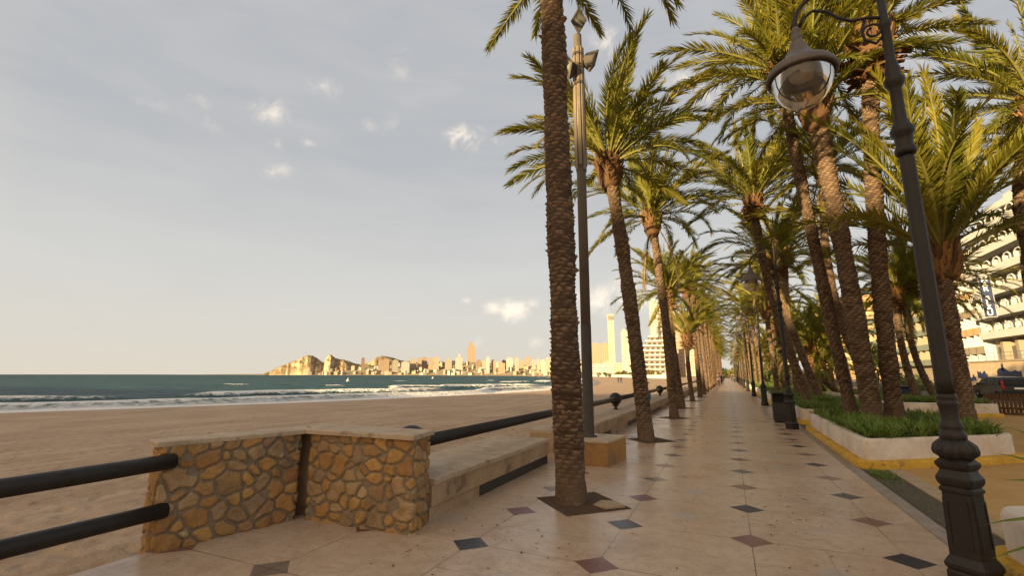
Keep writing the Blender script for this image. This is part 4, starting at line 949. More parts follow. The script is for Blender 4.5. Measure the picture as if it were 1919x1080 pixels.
# yucca-like leaves reaching in at the right edge
b = MB(); rnd = random.Random(9); yc = Vector((2.72, 4.95, .42))
def blade(p0, p1, p2, wd):
    pts = [Vector(p0) * (1 - t) ** 2 + Vector(p1) * 2 * t * (1 - t) + Vector(p2) * t * t for t in [i / 9 for i in range(10)]]; vs = []; f = []
    for i, p in enumerate(pts):
        tg = (pts[min(9, i + 1)] - pts[max(0, i - 1)]).normalized(); s = tg.cross(Vector((.3, -.9, .3))).normalized() * wd * (1 - (i / 9) ** 2.2) ; f += []
        vs += [p - s, p + tg.cross(s).normalized() * wd * .3, p + s]
    b.add(vs, [[3 * i + q, 3 * i + q + 1, 3 * i + q + 4, 3 * i + q + 3] for i in range(9) for q in (0, 1)], 0, True)
for (tx, ty, py_) in ((1862, 850, 4.75), (1690 + 165, 1050, 4.6), (1842, 985, 4.55), (1885, 800, 4.9), (1880, 900, 4.6)):
    tip = at(tx, ty, py_); blade(yc, (yc + tip) / 2 + Vector((.02, 0, .28)), tip, .026)
for k in range(26):
    a = rnd.uniform(0, 6.28); e = R(rnd.uniform(15, 80)); l = rnd.uniform(.5, .85); tip = yc + Vector((math.cos(a) * math.cos(e), math.sin(a) * math.cos(e), math.sin(e) - .15)) * l
    if tip.x < 2.35: continue
    blade(yc, (yc + tip) / 2 + Vector((0, 0, .18)), tip, .024)
tag(b.build('yucca', [M['plant']]), 'spiky plant reaching in from the right edge beside the nearest lamp post', 'plant')

def bush(name, c, size, mat, label, cat='bush', group=None, n=900, leaf=.16, seed=0, stem=True):
    rnd = random.Random(seed); b = MB(); root = empty(name, c, 0, label, cat, group)
    cl = [(rnd.uniform(-.6, .6), rnd.uniform(-.6, .6), rnd.uniform(.2, .85), rnd.uniform(.25, .5)) for _ in range(9)]
    for k in range(n):
        q = cl[rnd.randrange(9)]; d = Vector((rnd.gauss(0, 1), rnd.gauss(0, 1), rnd.gauss(0, 1))).normalized() * q[3] * rnd.random() ** .4
        p = Vector(((q[0] + d.x) * size[0], (q[1] + d.y) * size[1], max(.03, q[2] + d.z * .8) * size[2])); u = Vector((rnd.gauss(0, 1), rnd.gauss(0, 1), rnd.gauss(0, 1))).normalized() * leaf; v = u.orthogonal().normalized() * leaf * .5
        b.add([p - u, p + v, p + u, p - v], [[0, 1, 2, 3]])
    b.build('foliage', [mat], root)
    if stem:
        s = MB()
        for k in range(3): s.tube([(0, 0, 0), (cl[k][0] * size[0] * .4, cl[k][1] * size[1] * .4, size[2] * .4), (cl[k][0] * size[0], cl[k][1] * size[1], cl[k][2] * size[2])], [size[0] * .06, size[0] * .04, size[0] * .01], 6)
        s.build('stem', [M['fibre']], root)
    return root
bush('hedge', (13.0, 46, 0), (1.6, 5, 1.6), M['bush'], 'dense green hedge left of the black car', 'hedge', seed=1, n=1500, leaf=.14)
bush('hedge', (12.4, 38, 0), (1.0, 2.6, .8), M['bush'], 'low green hedge between planter and timber fence', 'hedge', seed=2, n=900, leaf=.10)
bush('tree', (16, 70, 0), (3.2, 4, 5.2), M['bush'], 'round leafy street tree behind the two slim palms', 'tree', seed=3, n=1800, leaf=.22)
for k, (x, y, s) in enumerate([(4.2, 47, 1.0), (8.5, 55, 1.6), (5.5, 66, 1.4), (10, 78, 2.4), (7, 92, 2.2), (4.5, 84, 1.6), (9, 110, 3), (6, 135, 3), (12, 150, 5), (3, 205, 5), (9, 215, 7), (-1.5, 232, 5), (16, 190, 7)]):
    bush('shrub', (x, y, 0), (s * .9, s, s * 1.1), M['bush'] if k % 3 else M['goldbush'], 'leafy shrub among the far landward palms', 'shrub', 'shrubs among the far palms', seed=20 + k, n=900, leaf=.09 * s + .05)

# ------------------------------------------------------------------ fence, car, persons
t = empty('timber_fence', (10.04, 27.45, 0), math.atan2(25.2 - 27.45, 13.2 - 10.04), 'low brown timber slat fence at the right edge in front of the black car', 'fence')
b = MB(); rnd = random.Random(2)
for k in range(30): b.box(k * .125, k * .125 + .095, -.016 - .004 * rnd.random(), .0, .06 + .02 * rnd.random(), .84 + .03 * rnd.random(), bev=.006)
b.build('slat_panel', [M['wood']], t)
for z in (.2, .68): MB().box(-.02, 3.78, .004, .05, z, z + .09, bev=.008).build('rail', [M['wood']], t)
for k in range(4): MB().box(k * 1.22 - .0, k * 1.22 + .09, .052, .14, -.05, .8, bev=.01).build('post', [M['wood']], t)
MB().box(-.25, 3.9, -.3, .3, -.02, .07, bev=.02).build('plank', [M['wood']], t)
b = MB(); b.box(-.3, .3, -.25, .25, .05, .95, bev=.05); b.box(-.33, .33, -.28, .28, .95, 1.05, bev=.04)
tb = empty('waste_container', (8.4, 31.5, 0), .2, 'small dark blue waste container behind the trunks of the palm trio', 'waste container')
b.build('body', [M['navy']], tb); MB().box(-.2, .2, -.27, -.255, .55, .75).build('flap', [M['dark']], tb)

car = empty('parked_car', (17.9, 46.0, -.1), 0, 'black estate car parked at the kerb behind the timber fence, seen from behind', 'car')
side = [(-2.25, .35), (-2.28, .62), (-2.22, .95), (-2.05, 1.02), (-1.86, 1.42), (-1.65, 1.56), (.2, 1.60), (.75, 1.50), (1.35, 1.05), (2.05, .93), (2.28, .72), (2.3, .38), (2.1, .26), (-2.05, .26)]
def carshell(side, w, top, name, mat, zt):
    b = MB(); n = len(side); vs = []
    for sx in (-1, -.9, .9, 1):
        for (y, z) in side:
            k = max(0, min(1, (z - .95) / .65)); ww = w * (1 - .20 * k); e = 1 if abs(sx) < 1 else .965
            vs.append((sx * ww, y * (1 if abs(sx) < 1 else .985), .26 + (z - .26) * (1 if abs(sx) < 1 else .975)))
    fs = [list(range(n))[::1], [3 * n + i for i in range(n)][::-1]]
    for k in range(3): fs += [[k * n + i, (k + 1) * n + i, (k + 1) * n + (i + 1) % n, k * n + (i + 1) % n] for i in range(n)]
    b.add(vs, fs, 0, False); return b.build(name, [mat], car)
carshell(side, .88, 1.6, 'body', M['car'], 0)
g = MB()
for sx in (-1, 1):
    for (y0, y1, z0, z1, t0, t1) in ((-1.80, -1.15, 1.04, 1.44, -1.70, -1.15), (-1.08, -.05, 1.04, 1.46, -1.08, -.05), (.02, .98, 1.04, 1.44, .02, .62)):
        f = lambda z: sx * (.88 * (1 - .2 * (z - .95) / .65) + .006)
        q = [(f(z0), y0, z0), (f(z0), y1, z0), (f(z1), t1, z1), (f(z1), t0, z1)]; g.add(q if sx > 0 else q[::-1], [[0, 1, 2, 3]])
g.build('side_window', [M['carglass']], car)
MB().add([(-.66, -2.035, 1.07), (.66, -2.035, 1.07), (.58, -1.89, 1.40), (-.58, -1.89, 1.40)], [[0, 1, 2, 3]]) or None
b = MB(); b.add([(-.66, -2.045, 1.07), (.66, -2.045, 1.07), (.58, -1.90, 1.40), (-.58, -1.90, 1.40)], [[0, 1, 2, 3]]); b.build('rear_window', [M['carglass']], car)
b = MB(); b.add([(-.6, 1.31, 1.1), (.6, 1.31, 1.1), (.56, .80, 1.49), (-.56, .80, 1.49)], [[0, 1, 2, 3]]); b.build('windscreen', [M['carglass']], car)
for sx in (-1, 1):
    MB().box(sx * .80 - .07, sx * .80 + .07, -2.27, -2.12, .72, 1.0, bev=.03).box(sx * .745 - .05, sx * .745 + .05, -2.06, -1.96, 1.02, 1.36, bev=.02).build('tail_light', [M['red']], car)
    MB().box(sx * .62 - .16, sx * .62 + .16, 2.12, 2.27, .62, .8, bev=.04).build('headlight', [M['steel']], car)
    MB().box(sx * .98 - .09, sx * .98 + .09, .78, .95, 1.0, 1.14, bev=.03).build('wing_mirror', [M['car']], car)
    for yy in (-1.4, 1.42):
        wv = MB().lathe([(.19, -.10), (.29, -.11), (.32, -.07), (.32, .07), (.29, .11), (.19, .10)], 28).build('wheel', [M['rubber']], car)
        wv.matrix_local = Matrix.Translation((sx * .80, yy, .32)) @ Matrix.Rotation(R(90), 4, 'Y')
        MB().lathe([(.02, -.115), (.19, -.09), (.19, .09), (.02, .115)], 10).build('rim', [M['steel']], wv)
MB().box(-.9, .9, -2.32, -2.2, .36, .6, bev=.05).build('rear_bumper', [M['car']], car)
MB().box(-.26, .26, -2.29, -2.24, .74, .86, bev=.01).build('number_plate', [M['letters']], car)

def skinmesh(name, nodes, edges, mat, parent, sub=2):
    bm = bmesh.new(); ly = bm.verts.layers.skin.verify(); vs = []
    for i, n in enumerate(nodes):
        v = bm.verts.new(n[0]); v[ly].radius = n[1] if isinstance(n[1], tuple) else (n[1], n[1]); v[ly].use_root = i == 0; vs.append(v)
    for i, j in edges: bm.edges.new((vs[i], vs[j]))
    me = bpy.data.meshes.new(name); bm.to_mesh(me); bm.free(); me.materials.append(mat); o = link(name, me, parent)
    o.modifiers.new('skin', 'SKIN').use_smooth_shade = True; s = o.modifiers.new('sub', 'SUBSURF'); s.levels = s.render_levels = sub; return o
def person(label, loc_, rz, st=.28, group=None, mats=('jacket', 'jeans')):
    r = empty('person', loc_, rz, label, 'person', group)
    nodes = [((0, 0, .95), (.15, .11)), ((0, 0, 1.18), (.14, .10)), ((0, 0, 1.40), (.17, .10)), ((0, 0, 1.50), .055), ((0, .02, 1.58), (.075, .09)), ((0, .025, 1.67), (.08, .10)), ((0, .01, 1.74), .06)]
    ed = [(0, 1), (1, 2), (2, 3), (3, 4), (4, 5), (5, 6)]
    for s in (-1, 1):
        b = len(nodes); f = st * s
        nodes += [((s * .09, 0, .90), .095), ((s * .095, f * .5 + .04, .50), .062), ((s * .09, f - .05, .10), .042), ((s * .09, f + .12, .035), (.042, .03))]; ed += [(0, b), (b, b + 1), (b + 1, b + 2), (b + 2, b + 3)]
        b = len(nodes); nodes += [((s * .19, 0, 1.40), .058), ((s * .25, -f * .45, 1.13), .046), ((s * .25, -f * .8 + .08, .88), .034), ((s * .25, -f * .85 + .10, .80), (.04, .022))]; ed += [(2, b), (b, b + 1), (b + 1, b + 2), (b + 2, b + 3)]
        h = len(nodes)
        for q in range(4): nodes += [((s * .25 + .0, -f * .85 + .075 + q * .018, .725 + abs(q - 1.5) * .006), .009)]; ed += [(b + 3, h + q)]
        nodes += [((s * .225, -f * .85 + .15, .765), .010)]; ed += [(b + 3, h + 4)]
    skinmesh('body', nodes, ed, M['skin'], r)
    jn = [((0, 0, .90), (.18, .135)), ((0, 0, 1.18), (.165, .125)), ((0, 0, 1.40), (.19, .12)), ((0, 0, 1.49), .075)]; je = [(0, 1), (1, 2), (2, 3)]
    for s in (-1, 1):
        f = st * s; b = len(jn); jn += [((s * .19, 0, 1.405), .075), ((s * .25, -f * .45, 1.13), .062), ((s * .25, -f * .8 + .08, .89), .05)]; je += [(2, b), (b, b + 1), (b + 1, b + 2)]
    skinmesh('jacket', jn, je, M[mats[0]], r)
    tn = [((0, 0, .96), (.165, .125))]; te = []
    for s in (-1, 1):
        f = st * s; b = len(tn); tn += [((s * .09, 0, .88), .11), ((s * .095, f * .5 + .04, .50), .08), ((s * .09, f - .05, .09), .062)]; te += [(0, b), (b, b + 1), (b + 1, b + 2)]
    skinmesh('trousers', tn, te, M[mats[1]], r)
    MB().sphere((0, .005, 1.70), .105, seg=14, rings=9, sq=(.9, 1.08, .95)).build('hair', [M['hair']], r)
    return r
person('person in dark clothes walking away on the promenade, left of a pair', (-1.42, 76.5, 0), 0)
person('person in dark clothes walking on the promenade, right of a pair', (-.92, 77.5, 0), 0, -.24)
person('distant dark dressed person walking beside the lamp posts', (.95, 104, 0), R(180), .26)
person('distant dark dressed person standing farther along the lamp posts', (.6, 118, 0), 0, .1)
p1 = far(1158, 118, -.6); person('bare armed person walking on the sunlit sand, left of two', (p1.x, p1.y, -.62), R(30), .34)
p1 = far(1163.5, 118, -.6); person('bare armed person walking on the sunlit sand, right of two', (p1.x, p1.y, -.62), R(30), -.32)

# ------------------------------------------------------------------ hotel, apartment block, quay wall at the right
hx = 36.0
H = empty('hotel', (hx, 82, 0), 0, 'large white hotel with arched balcony screens on every floor, at the right edge', 'hotel')
y0, y1 = -18.0, 11.5                                      # local extent along the street
MB().box(.9, 16, y0, y1, 0, 6.2).box(.9, 16, y0, y1, 6.2, 24.2).build('wall', [M['cream']], H)
for k in range(6):
    z = 7.0 + 3.0 * k; ye = y1 + 1.2 - (0 if k else 1)
    b = MB(); b.box(-.9, .9, y0, ye, z - .28, z - .05); b.box(-1.0, -.85, y0, ye + .1, z - .28, z + .78, bev=.03); b.box(-.85, .9, ye - .05, ye + .1, z - .28, z + .78, bev=.03)
    bal = b.build('balcony', [M['whitewall']], H)
    yy = y0 + 1.0
    while yy < ye - 2.2:
        pts = [(-.93, yy + .25, z + .78), (-.93, yy + .25, z + 1.35), (-.93, yy + .75, z + 1.72), (-.93, yy + 1.55, z + 1.72), (-.93, yy + 2.05, z + 1.35), (-.93, yy + 2.05, z + .78)]
        MB().tube(pts, .10, 6).build('arched_screen', [M['whitewall']], bal); MB().box(.45, .9, yy + 2.45, yy + 2.55, z - .05, z + 2.65).build('divider', [M['whitewall']], bal)
        MB().box(.80, .898, yy + .35, yy + 2.1, z, z + 2.15).build('window', [M['window']], H); yy += 2.75
b = MB(); b.box(-.4, 16, y0, y1 - 1.5, 24.2, 24.5); b.box(2, 15, y0, y1 - 6, 24.5, 27.2); b.box(-.4, -.25, y0, y1 - 1.5, 24.5, 25.2); b.build('roof_terrace', [M['whitewall']], H)
for k in range(7):
    yy = y0 + 2 + k * 3.9; MB().box(-.25, .9, yy, yy + .7, 0, 6.2).build('column', [M['cream']], H)
    for za, zb in ((3.2, 5.6), (.4, 2.4)): MB().box(.5, .898, yy + 1.0, yy + 3.6, za, zb).build('shop_window', [M['window']], H)
# stair wing at the far end of the hotel
b = MB(); b.box(1.0, 14, y1 + .01, y1 + 9, 0, 21.5); b.build('side_wing', [M['cream']], H)
for k in range(6):
    z = 5.0 + 2.9 * k; b = MB(); b.box(-.3, 1.0, y1 + 1.3, y1 + 9, z - .2, z); b.box(-.3, -.2, y1 + 1.3, y1 + 9, z, z + .9); b.build('wing_balcony', [M['ochre'] if k % 2 else M['cream']], H)
    for q in range(3): MB().box(.95, .999, y1 + 1.8 + 2.4 * q, y1 + 3.6 + 2.4 * q, z, z + 2.1).build('window', [M['window']], H)
for q in range(4): MB().box(-.3, 1.0, y1 + 1.25 + 2.55 * q, y1 + 1.37 + 2.55 * q, 3, 21).build('divider', [M['whitewall']], H)
MB().lathe([(.35, 21.5), (.3, 24), (.06, 25), (.05, 29)], 10, (7, y1 + 4)).build('mast', [M['whitewall']], H)
# vertical sign
c = at(1851, 556, 90.5); SX = 34.55
c = pxdir(1851, 556); c = Vector((0, 0, CH)) + c * (SX / c.x)
sg = empty('hotel_sign', (c.x, c.y, c.z), math.atan2(-c.x, c.y) + math.pi, 'tall navy vertical sign with white capital letters fixed to the white hotel', 'sign')
sg.rotation_euler.z = R(-38)
MB().box(-.62, .62, -.12, .12, -2.9, 2.9, bev=.03).build('panel', [M['navy']], sg)
b = MB(); b.box(-.70, -.62, -.14, .14, -3.0, 3.0); b.box(.62, .70, -.14, .14, -3.0, 3.0); b.box(-.62, .62, -.14, .14, 2.9, 3.0); b.box(-.62, .62, -.14, .14, -3.0, -2.9); b.build('frame', [M['steel']], sg)
def letter(ch, size, parent, x, z, y, mat, ext=.03):
    cu = bpy.data.curves.new('letter', 'FONT'); cu.body = ch; cu.size = size; cu.align_x = 'CENTER'; cu.extrude = ext; cu.offset = .012
    o = bpy.data.objects.new('letter', cu); col.objects.link(o); dg = bpy.context.evaluated_depsgraph_get(); me = bpy.data.meshes.new_from_object(o.evaluated_get(dg)); bpy.data.objects.remove(o)
    me.materials.clear(); me.materials.append(mat); n = link('letter', me, parent); n.matrix_local = Matrix.Translation((x, y, z)) @ Matrix.Rotation(R(90), 4, 'X'); return n
for k, ch in enumerate('MAR BLAU'):
    if ch != ' ': letter(ch, .95, sg, 0, 2.16 - .695 * k, -.15, M['letters'])
MB().box(-1.6, 2.2, -.03, .03, 4.2, 4.28).box(-1.6, 2.2, -.03, .03, 3.2, 3.28).box(-1.6, -1.5, -.03, .03, 3.0, 4.2).box(2.1, 2.2, -.03, .03, 3.0, 4.2).build('letter_frame', [M['steel']], sg)
for k, ch in enumerate('HOTEL'): letter(ch, 1.05, sg, -1.1 + .7 * k, 3.36, -.06, M['dark'])

Wq = empty('quay_wall', (33.0, 80, 0), 0, 'long low pale stone retaining wall with dark graffiti in front of the hotel', 'wall')
MB().box(0, 1.0, -42, 24, 0, 3.3).build('wall', [simple('retaining_stone', (.50, .40, .28), (.42, .32, .21), 1.2, .85, .5, .03)], Wq)
MB().box(-.12, 1.1, -42, 24, 3.302, 3.55, bev=.04).build('coping', [M['cream']], Wq)
b = MB(); rnd = random.Random(4)
for (ya, yb, za, zb) in ((-.5, 5.4, .6, 2.3), (8, 11, 1.1, 1.9), (-7.5, -4.2, 1.3, 2.0), (11.5, 14, .7, 1.5), (-9, -8.4, 1.6, 2.5), (3.5, 4.0, 2.3, 3.0), (6, 8, .2, .7), (-16, -12, .9, 2.2), (16, 19, .8, 1.7)):
    n = 9; top = [(ya + (yb - ya) * i / n, zb + rnd.uniform(-.35, .3)) for i in range(n + 1)]; bot = [(yb - (yb - ya) * i / n + rnd.uniform(-.2, .2), za + rnd.uniform(-.15, .2)) for i in range(n + 1)]
    b.add([(-.004, y, z) for y, z in top + bot], [list(range(2 * n + 2))])
b.build('graffiti', [M['navy']], Wq)
Rg = MB(); [Rg.box(.385, .415, -41.9, 23.9, 3.55 + .25 * q, 3.57 + .25 * q) for q in (1,)]; [Rg.tube([(.4, -42, 3.55 + q), (.4, 24, 3.55 + q)], .03, 6) for q in (.5, 1.0)]; [Rg.box(.37, .43, -42 + 2.2 * k, -41.94 + 2.2 * k, 3.55, 4.6) for k in range(30)]
Rg.build('handrail', [M['steel']], Wq)

def block(label, x, y0, y1, h, wall, balc, depth=14, fl=3.0, z0=3.6, group=None, arcade=True):
    o = empty('apartment_block', (x, y0, 0), 0, label, 'apartment block', group); L = y1 - y0
    MB().box(.8, depth, 0, L, 0, h).build('wall', [wall], o); z = z0
    while z < h - 1.5:
        b = MB(); b.box(-.5, .8, .2, L - .2, z - .2, z); b.box(-.55, -.45, .2, L - .2, z - .2, z + .95, bev=.02); b.build('balcony', [balc], o)
        y = .6
        while y < L - 2: MB().box(.70, .799, y + .2, y + 2.2, z, z + 2.1).build('window', [M['window']], o); MB().box(-.4, .8, y + 2.6, y + 2.7, z, z + 2.7).build('divider', [wall], o); y += 3.1
        z += fl
    MB().box(.6, depth + .2, -.2, L + .2, h, h + .4, bev=.03).build('roof', [wall], o)
    MB().box(3, 8, L * .3, L * .6, h + .4, h + 3).build('roof_hut', [wall], o)
    return o
block('cream apartment block with greenish balconies seen between the palm trunks', 37, 118, 160, 19.5, M['cream'], M['green'])
block('ochre apartment block farther along the street behind the palms', 38, 170, 210, 24, M['ochre'], M['cream'])
block('tall brown apartment block at the far end of the street behind palms', 36, 222, 262, 30, M['brown'], M['cream'])
block('pale low apartment block beyond the end of the promenade', 14, 300, 340, 16, M['whitewall'], M['cream'], 20)

# ------------------------------------------------------------------ town across the bay
def tower(label, px0, px1, top, dep, mat, name='tower', crown=0, base=702, group=None, cat='tower', dpt=None, zb=0.0, rz=None):
    """a building spanning photo columns px0..px1 with its roof at photo row 'top', built 'dep' metres away at real size"""
    cx = (px0 + px1) / 2; c = far(cx, dep, zb + WL); k = math.hypot(c.x, c.y) * math.cos(math.atan2(-c.x, c.y) - YAW) / FP / math.cos(TH) ** 0
    w_ = (px1 - px0) * k * 1.02; h = (base - top) * k * 1.0 - (zb + WL - CH); d_ = dpt or w_ * .8
    yaw = math.atan2(-c.x, c.y) if rz is None else rz
    o = empty(name, c, yaw, label, cat, group); b = MB()
    b.box(-w_ / 2, w_ / 2, -d_ / 2, d_ / 2, -6, h * (.86 if crown == 1 else .97)); b.build('wall', [mat], o)
    if crown == 1:
        MB().box(-w_ * .30, w_ * .30, -d_ * .3, d_ * .3, h * .86, h * .93).box(-w_ * .2, w_ * .16, -d_ * .2, d_ * .2, h * .93, h).build('roof', [mat], o)
    elif crown == 2:
        b = MB(); b.add([(-w_ / 2 - w_ * .12, -d_ / 2, h), (w_ / 2, -d_ / 2, h), (w_ / 2, d_ / 2, h), (-w_ / 2 - w_ * .12, d_ / 2, h), (-w_ / 2, -d_ / 2, h * .90), (w_ / 2, -d_ / 2, h * .90), (w_ / 2, d_ / 2, h * .90), (-w_ / 2, d_ / 2, h * .90)], [[0, 1, 2, 3], [7, 6, 5, 4], [4, 5, 1, 0], [5, 6, 2, 1], [6, 7, 3, 2], [7, 4, 0, 3]]); b.build('roof', [mat], o)
    else:
        MB().box(-w_ / 2 - .3, w_ / 2 + .3, -d_ / 2 - .3, d_ / 2 + .3, h * .97, h * .985).box(-w_ * .25, w_ * .2, -d_ * .25, d_ * .25, h * .985, h * 1.03).build('roof', [mat], o)
    return o
tower('tallest stepped pinkish brown skyscraper on the far skyline', 875, 890, 643, 2000, M['c_pink'], 'skyscraper', 1, cat='skyscraper')
# the slope they stand on
SDEP = sorted([(1112, 230), (1092, 330), (1068, 470), (1040, 680), (1000, 880), (930, 1120), (830, 1400), (720, 1650), (600, 1850), (500, 2000)])
def sdep(px): return float(np.interp(px, [q[0] for q in SDEP], [q[1] for q in SDEP]))
def slope_z(px, dep):
    t = max(0, min(1, (dep - sdep(px) - 30) / 330)); return WL + .6 + (26 + 16 * math.exp(-((px - 860) / 120) ** 2)) * (dep / 1500) * t ** 1.1 * min(1, max(0, (px - 560) / 60))
us = np.linspace(560, 1085, 160); ts = np.linspace(0, 1, 24); V = []
for px in us:
    for t in ts:
        dep = sdep(px) + 5 + 420 * t; c = far(px, dep, slope_z(px, dep) - (2 if t == 0 else 0)); V.append(c)
tag(link('town_slope', np_mesh('town_slope', V, [grid_faces(160, 24)[:, ::-1]], [simple('dusty_slope', (.34, .27, .17), (.17, .15, .08), .03, .95, .3, .5)])), kind='structure')
rc = random.Random(11); KM = ['c_cream', 'c_white', 'c_ochre', 'c_pink', 'c_brown']
names = {'c_cream': 'cream', 'c_white': 'white', 'c_ochre': 'ochre', 'c_pink': 'pinkish', 'c_brown': 'brown'}
MIDT = [(768, 779, 674, 'c_cream'), (782, 789, 672, 'c_ochre'), (790, 800, 671, 'c_pink'), (803, 811, 672, 'c_ochre'), (812, 822, 670, 'c_cream'), (834, 846, 674, 'c_cream'), (853, 866, 671, 'c_white'), (858, 862, 665, 'c_white'), (893, 901, 676, 'c_brown'), (903, 911, 677, 'c_cream'), (911, 917, 670, 'c_white'), (921, 929, 676, 'c_ochre'), (934, 946, 681, 'c_pink'), (941, 948, 676, 'c_brown'), (949, 961, 672, 'c_white'), (965, 972, 671, 'c_cream'), (973, 983, 677, 'c_ochre'), (985, 994, 670, 'c_pink'), (997, 1004, 676, 'c_cream'), (1006, 1013, 674, 'c_cream'), (1014, 1022, 676, 'c_white'), (1022, 1032, 672, 'c_cream'), (708, 716, 675, 'c_pink'), (717, 728, 674, 'c_ochre'), (735, 745, 676, 'c_cream'), (676, 682, 672, 'c_brown'), (752, 766, 679, 'c_white'), (1030, 1042, 676, 'c_ochre')]
for (a, b_, tp, mk) in MIDT:
    dep = sdep(a) + 120; tower(f'{names[mk]} high rise block standing up in the far skyline across the bay', a, b_, tp, dep + rc.uniform(-60, 120), M[mk], 'high_rise', 0, group='high rises of the far town', cat='high rise')
for k in range(170):                                      # the lower houses climbing the slope above the far beach
    px = rc.uniform(570, 1040); wpx = rc.uniform(3, 9); mk = rc.choice(['c_cream', 'c_white', 'c_white', 'c_cream', 'c_ochre', 'c_pink'])
    dep = sdep(px) + 35 + 300 * rc.random() ** 1.3; zz0 = slope_z(px, dep) - WL; b0 = 702 - (zz0 + WL - CH) * FP / dep * -1 * -1
    tower(f'small sunlit {names[mk]} house block on the slope across the bay', px - wpx / 2, px + wpx / 2, b0 - rc.uniform(3.5, 8.0), dep, M[mk], 'house', 0, base=702, zb=zz0, group='houses across the bay', cat='house', rz=rc.uniform(0, 3))
for k in range(46):
    px = rc.uniform(590, 1030); dep = 1960 - max(0, px - 600) * 1.95 + rc.uniform(0, 90); dep = sdep(px) + rc.uniform(40, 330); c = far(px, dep, slope_z(px, dep)); s = rc.uniform(3, 6.5) * dep / 1500
    bush('tree', c, (s, s, s * 1.1), M['bush' if k % 2 else 'goldbush'], 'dark green tree among the houses across the bay', 'tree', 'trees across the bay', 120, s * .28, 60 + k, False)

# nearer buildings seen between the seaward trunks
tower('slim tall cream tower with flared top right of the floodlight pole', 1143, 1153, 591, 760, simple('plain_cream', (.46, .42, .34), (.42, .38, .30), .05, .8, .02, .01), 'tower', 2, dpt=16, rz=YAW - .12)
tower('ochre block of flats with many balconies, left one behind the floodlight pole', 1107, 1126, 646, 820, M['c_ochre'], 'high_rise', 0, cat='high rise')
tower('ochre block of flats with many balconies, right one beside the slim cream tower', 1128, 1143, 645, 800, M['c_ochre'], 'high_rise', 0, cat='high rise')
tower('cream block of flats peeping out between nearest palm trunk and floodlight pole', 1074, 1085, 648, 900, M['c_cream'], 'high_rise', 0, cat='high rise')
tower('white block of flats at the left edge of the second palm trunk', 1167, 1180, 621, 640, M['c_white'], 'high_rise', 0, cat='high rise')
tower('tall white tower behind the third palm trunk of the seaward row', 1224, 1244, 566, 560, M['c_white'], 'tower', 0)
for (a, b_, tp, mk, lb) in [(1078, 1100, 678, 'c_cream', 'low cream seafront building left of the floodlight pole'), (1108, 1132, 683, 'c_white', 'low white seafront building below the ochre flats'), (1132, 1150, 679, 'c_white', 'low white seafront building below the slim cream tower'), (1150, 1168, 681, 'c_cream', 'low yellowish seafront building right of the slim cream tower'), (1168, 1190, 668, 'c_white', 'white terraced seafront building left of the second trunk')]:
    tower(lb, a, b_, tp, 520 + (1190 - a) * .6, M[mk], 'seafront_building', 0, cat='building')
def terraced(label, px0, px1, tops, dep):
    c = far((px0 + px1) / 2, dep, WL); k = dep / FP; w_ = (px1 - px0) * k; yaw = YAW - .25; o = empty('terraced_building', c, yaw, label, 'building'); nf = len(tops)
    for i, (f0, f1) in enumerate(tops):
        x0 = -w_ / 2 + f0 * w_; x1 = -w_ / 2 + f1 * w_; z = 3 + i * 3.3
        MB().box(x0, x1, 0, 18, z - 3.3 if i else -2, z - .004).build('storey', [M['cream']], o)
        b = MB(); b.box(x0 - .8, x1 + .8, -1.6, 18, z, z + .25); b.box(x0 - .8, x1 + .8, -1.7, -1.5, z - .0, z + 1.1); b.build('balcony', [M['whitewall']], o)
        x = x0 + 1
        while x < x1 - 2: MB().box(x, x + 2.2, -.05, .2, z - 2.9, z - .6).build('window', [M['window']], o); x += 3.6
    return o
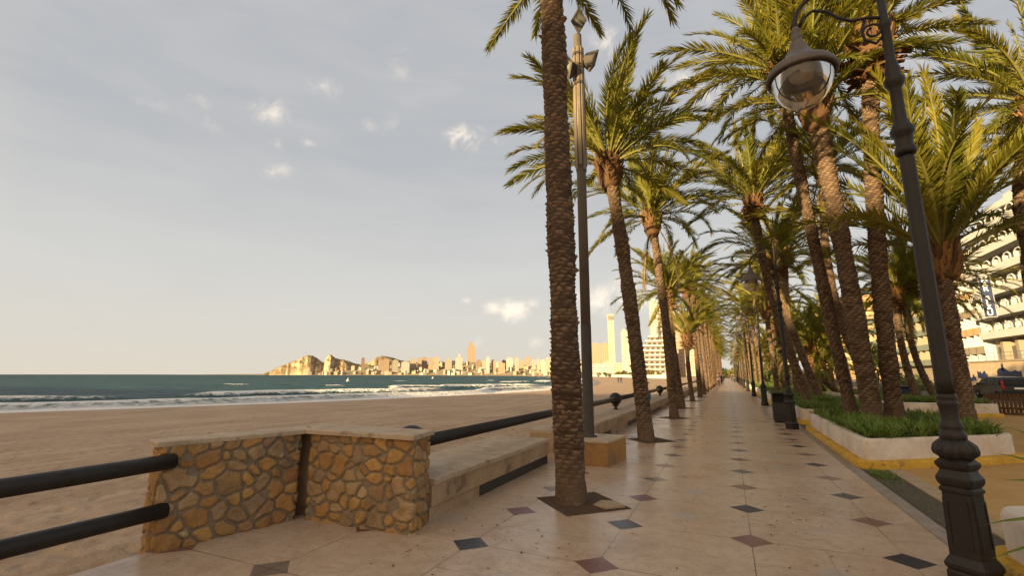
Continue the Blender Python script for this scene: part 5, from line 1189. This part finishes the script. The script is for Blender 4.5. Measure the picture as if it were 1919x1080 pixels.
terraced('white terraced apartment building with rows of balconies beside the third palm trunk', 1208, 1250, [(0, 1), (0, 1), (0, 1), (0, 1), (.02, 1), (.04, 1), (.08, 1), (.16, 1), (.3, .9)], 330)
tower('orange brown block glimpsed between the fourth and fifth seaward trunks', 1256, 1284, 590, 380, M['c_pink'], 'high_rise', 0, cat='high rise')
tower('pale block glimpsed between the far seaward trunks', 1284, 1312, 612, 420, M['c_cream'], 'high_rise', 0, cat='high rise')
for k, (px, dep, s) in enumerate([(1135, 420, 3.2), (1143, 400, 2.6), (1158, 390, 3.4), (1168, 380, 4.0), (1176, 370, 3.0), (1218, 280, 4.2), (1196, 300, 3), (1122, 450, 3), (1236, 270, 2.5), (1150, 420, 2.4), (1255, 260, 3)]):
    bush('tree', far(px, dep, -.6), (s, s, s * 1.25), M['goldbush' if k % 3 else 'bush'], 'golden green seafront tree beyond the sunlit sand', 'tree', 'seafront trees beyond the sand', 420, s * .13, 130 + k)
# low promenade wall of the far beach
b = MB(); P_ = [far(px, dep, WL) for px, dep in ((1262, 235), (1225, 262), (1180, 330), (1135, 430), (1090, 560))]
for a, e in zip(P_[:-1], P_[1:]):
    d = (e - a).normalized(); n_ = Vector((-d.y, d.x, 0)) * .6
    b.add([a - n_, e - n_, e + n_, a + n_] + [v + Vector((0, 0, 2.9)) for v in (a - n_, e - n_, e + n_, a + n_)], [[3, 2, 1, 0], [4, 5, 6, 7], [0, 1, 5, 4], [1, 2, 6, 5], [2, 3, 7, 6], [3, 0, 4, 7]])
tag(b.build('beach_wall', [M['whitewall']]), 'low pale wall along the back of the sunlit far beach', 'wall')
for (px, py, lb) in ((652, 715, 'small white buoy floating left on the sea'), (811, 710, 'small pale buoy floating on the sea below the tall skyscraper')):
    d = pxdir(px, py); t_ = (WL - CH) / d.z; c = Vector((0, 0, CH)) + d * t_; o = empty('buoy', c, 0, lb, 'buoy')
    MB().lathe([(.1, -.4), (.75, -.1), (.75, .35), (.3, .7), (.12, 1.5), (.02, 1.6)], 14).build('float', [M['buoy']], o); MB().sphere((0, 0, 1.75), .22, seg=10, rings=8).build('topmark', [M['dark']], o)
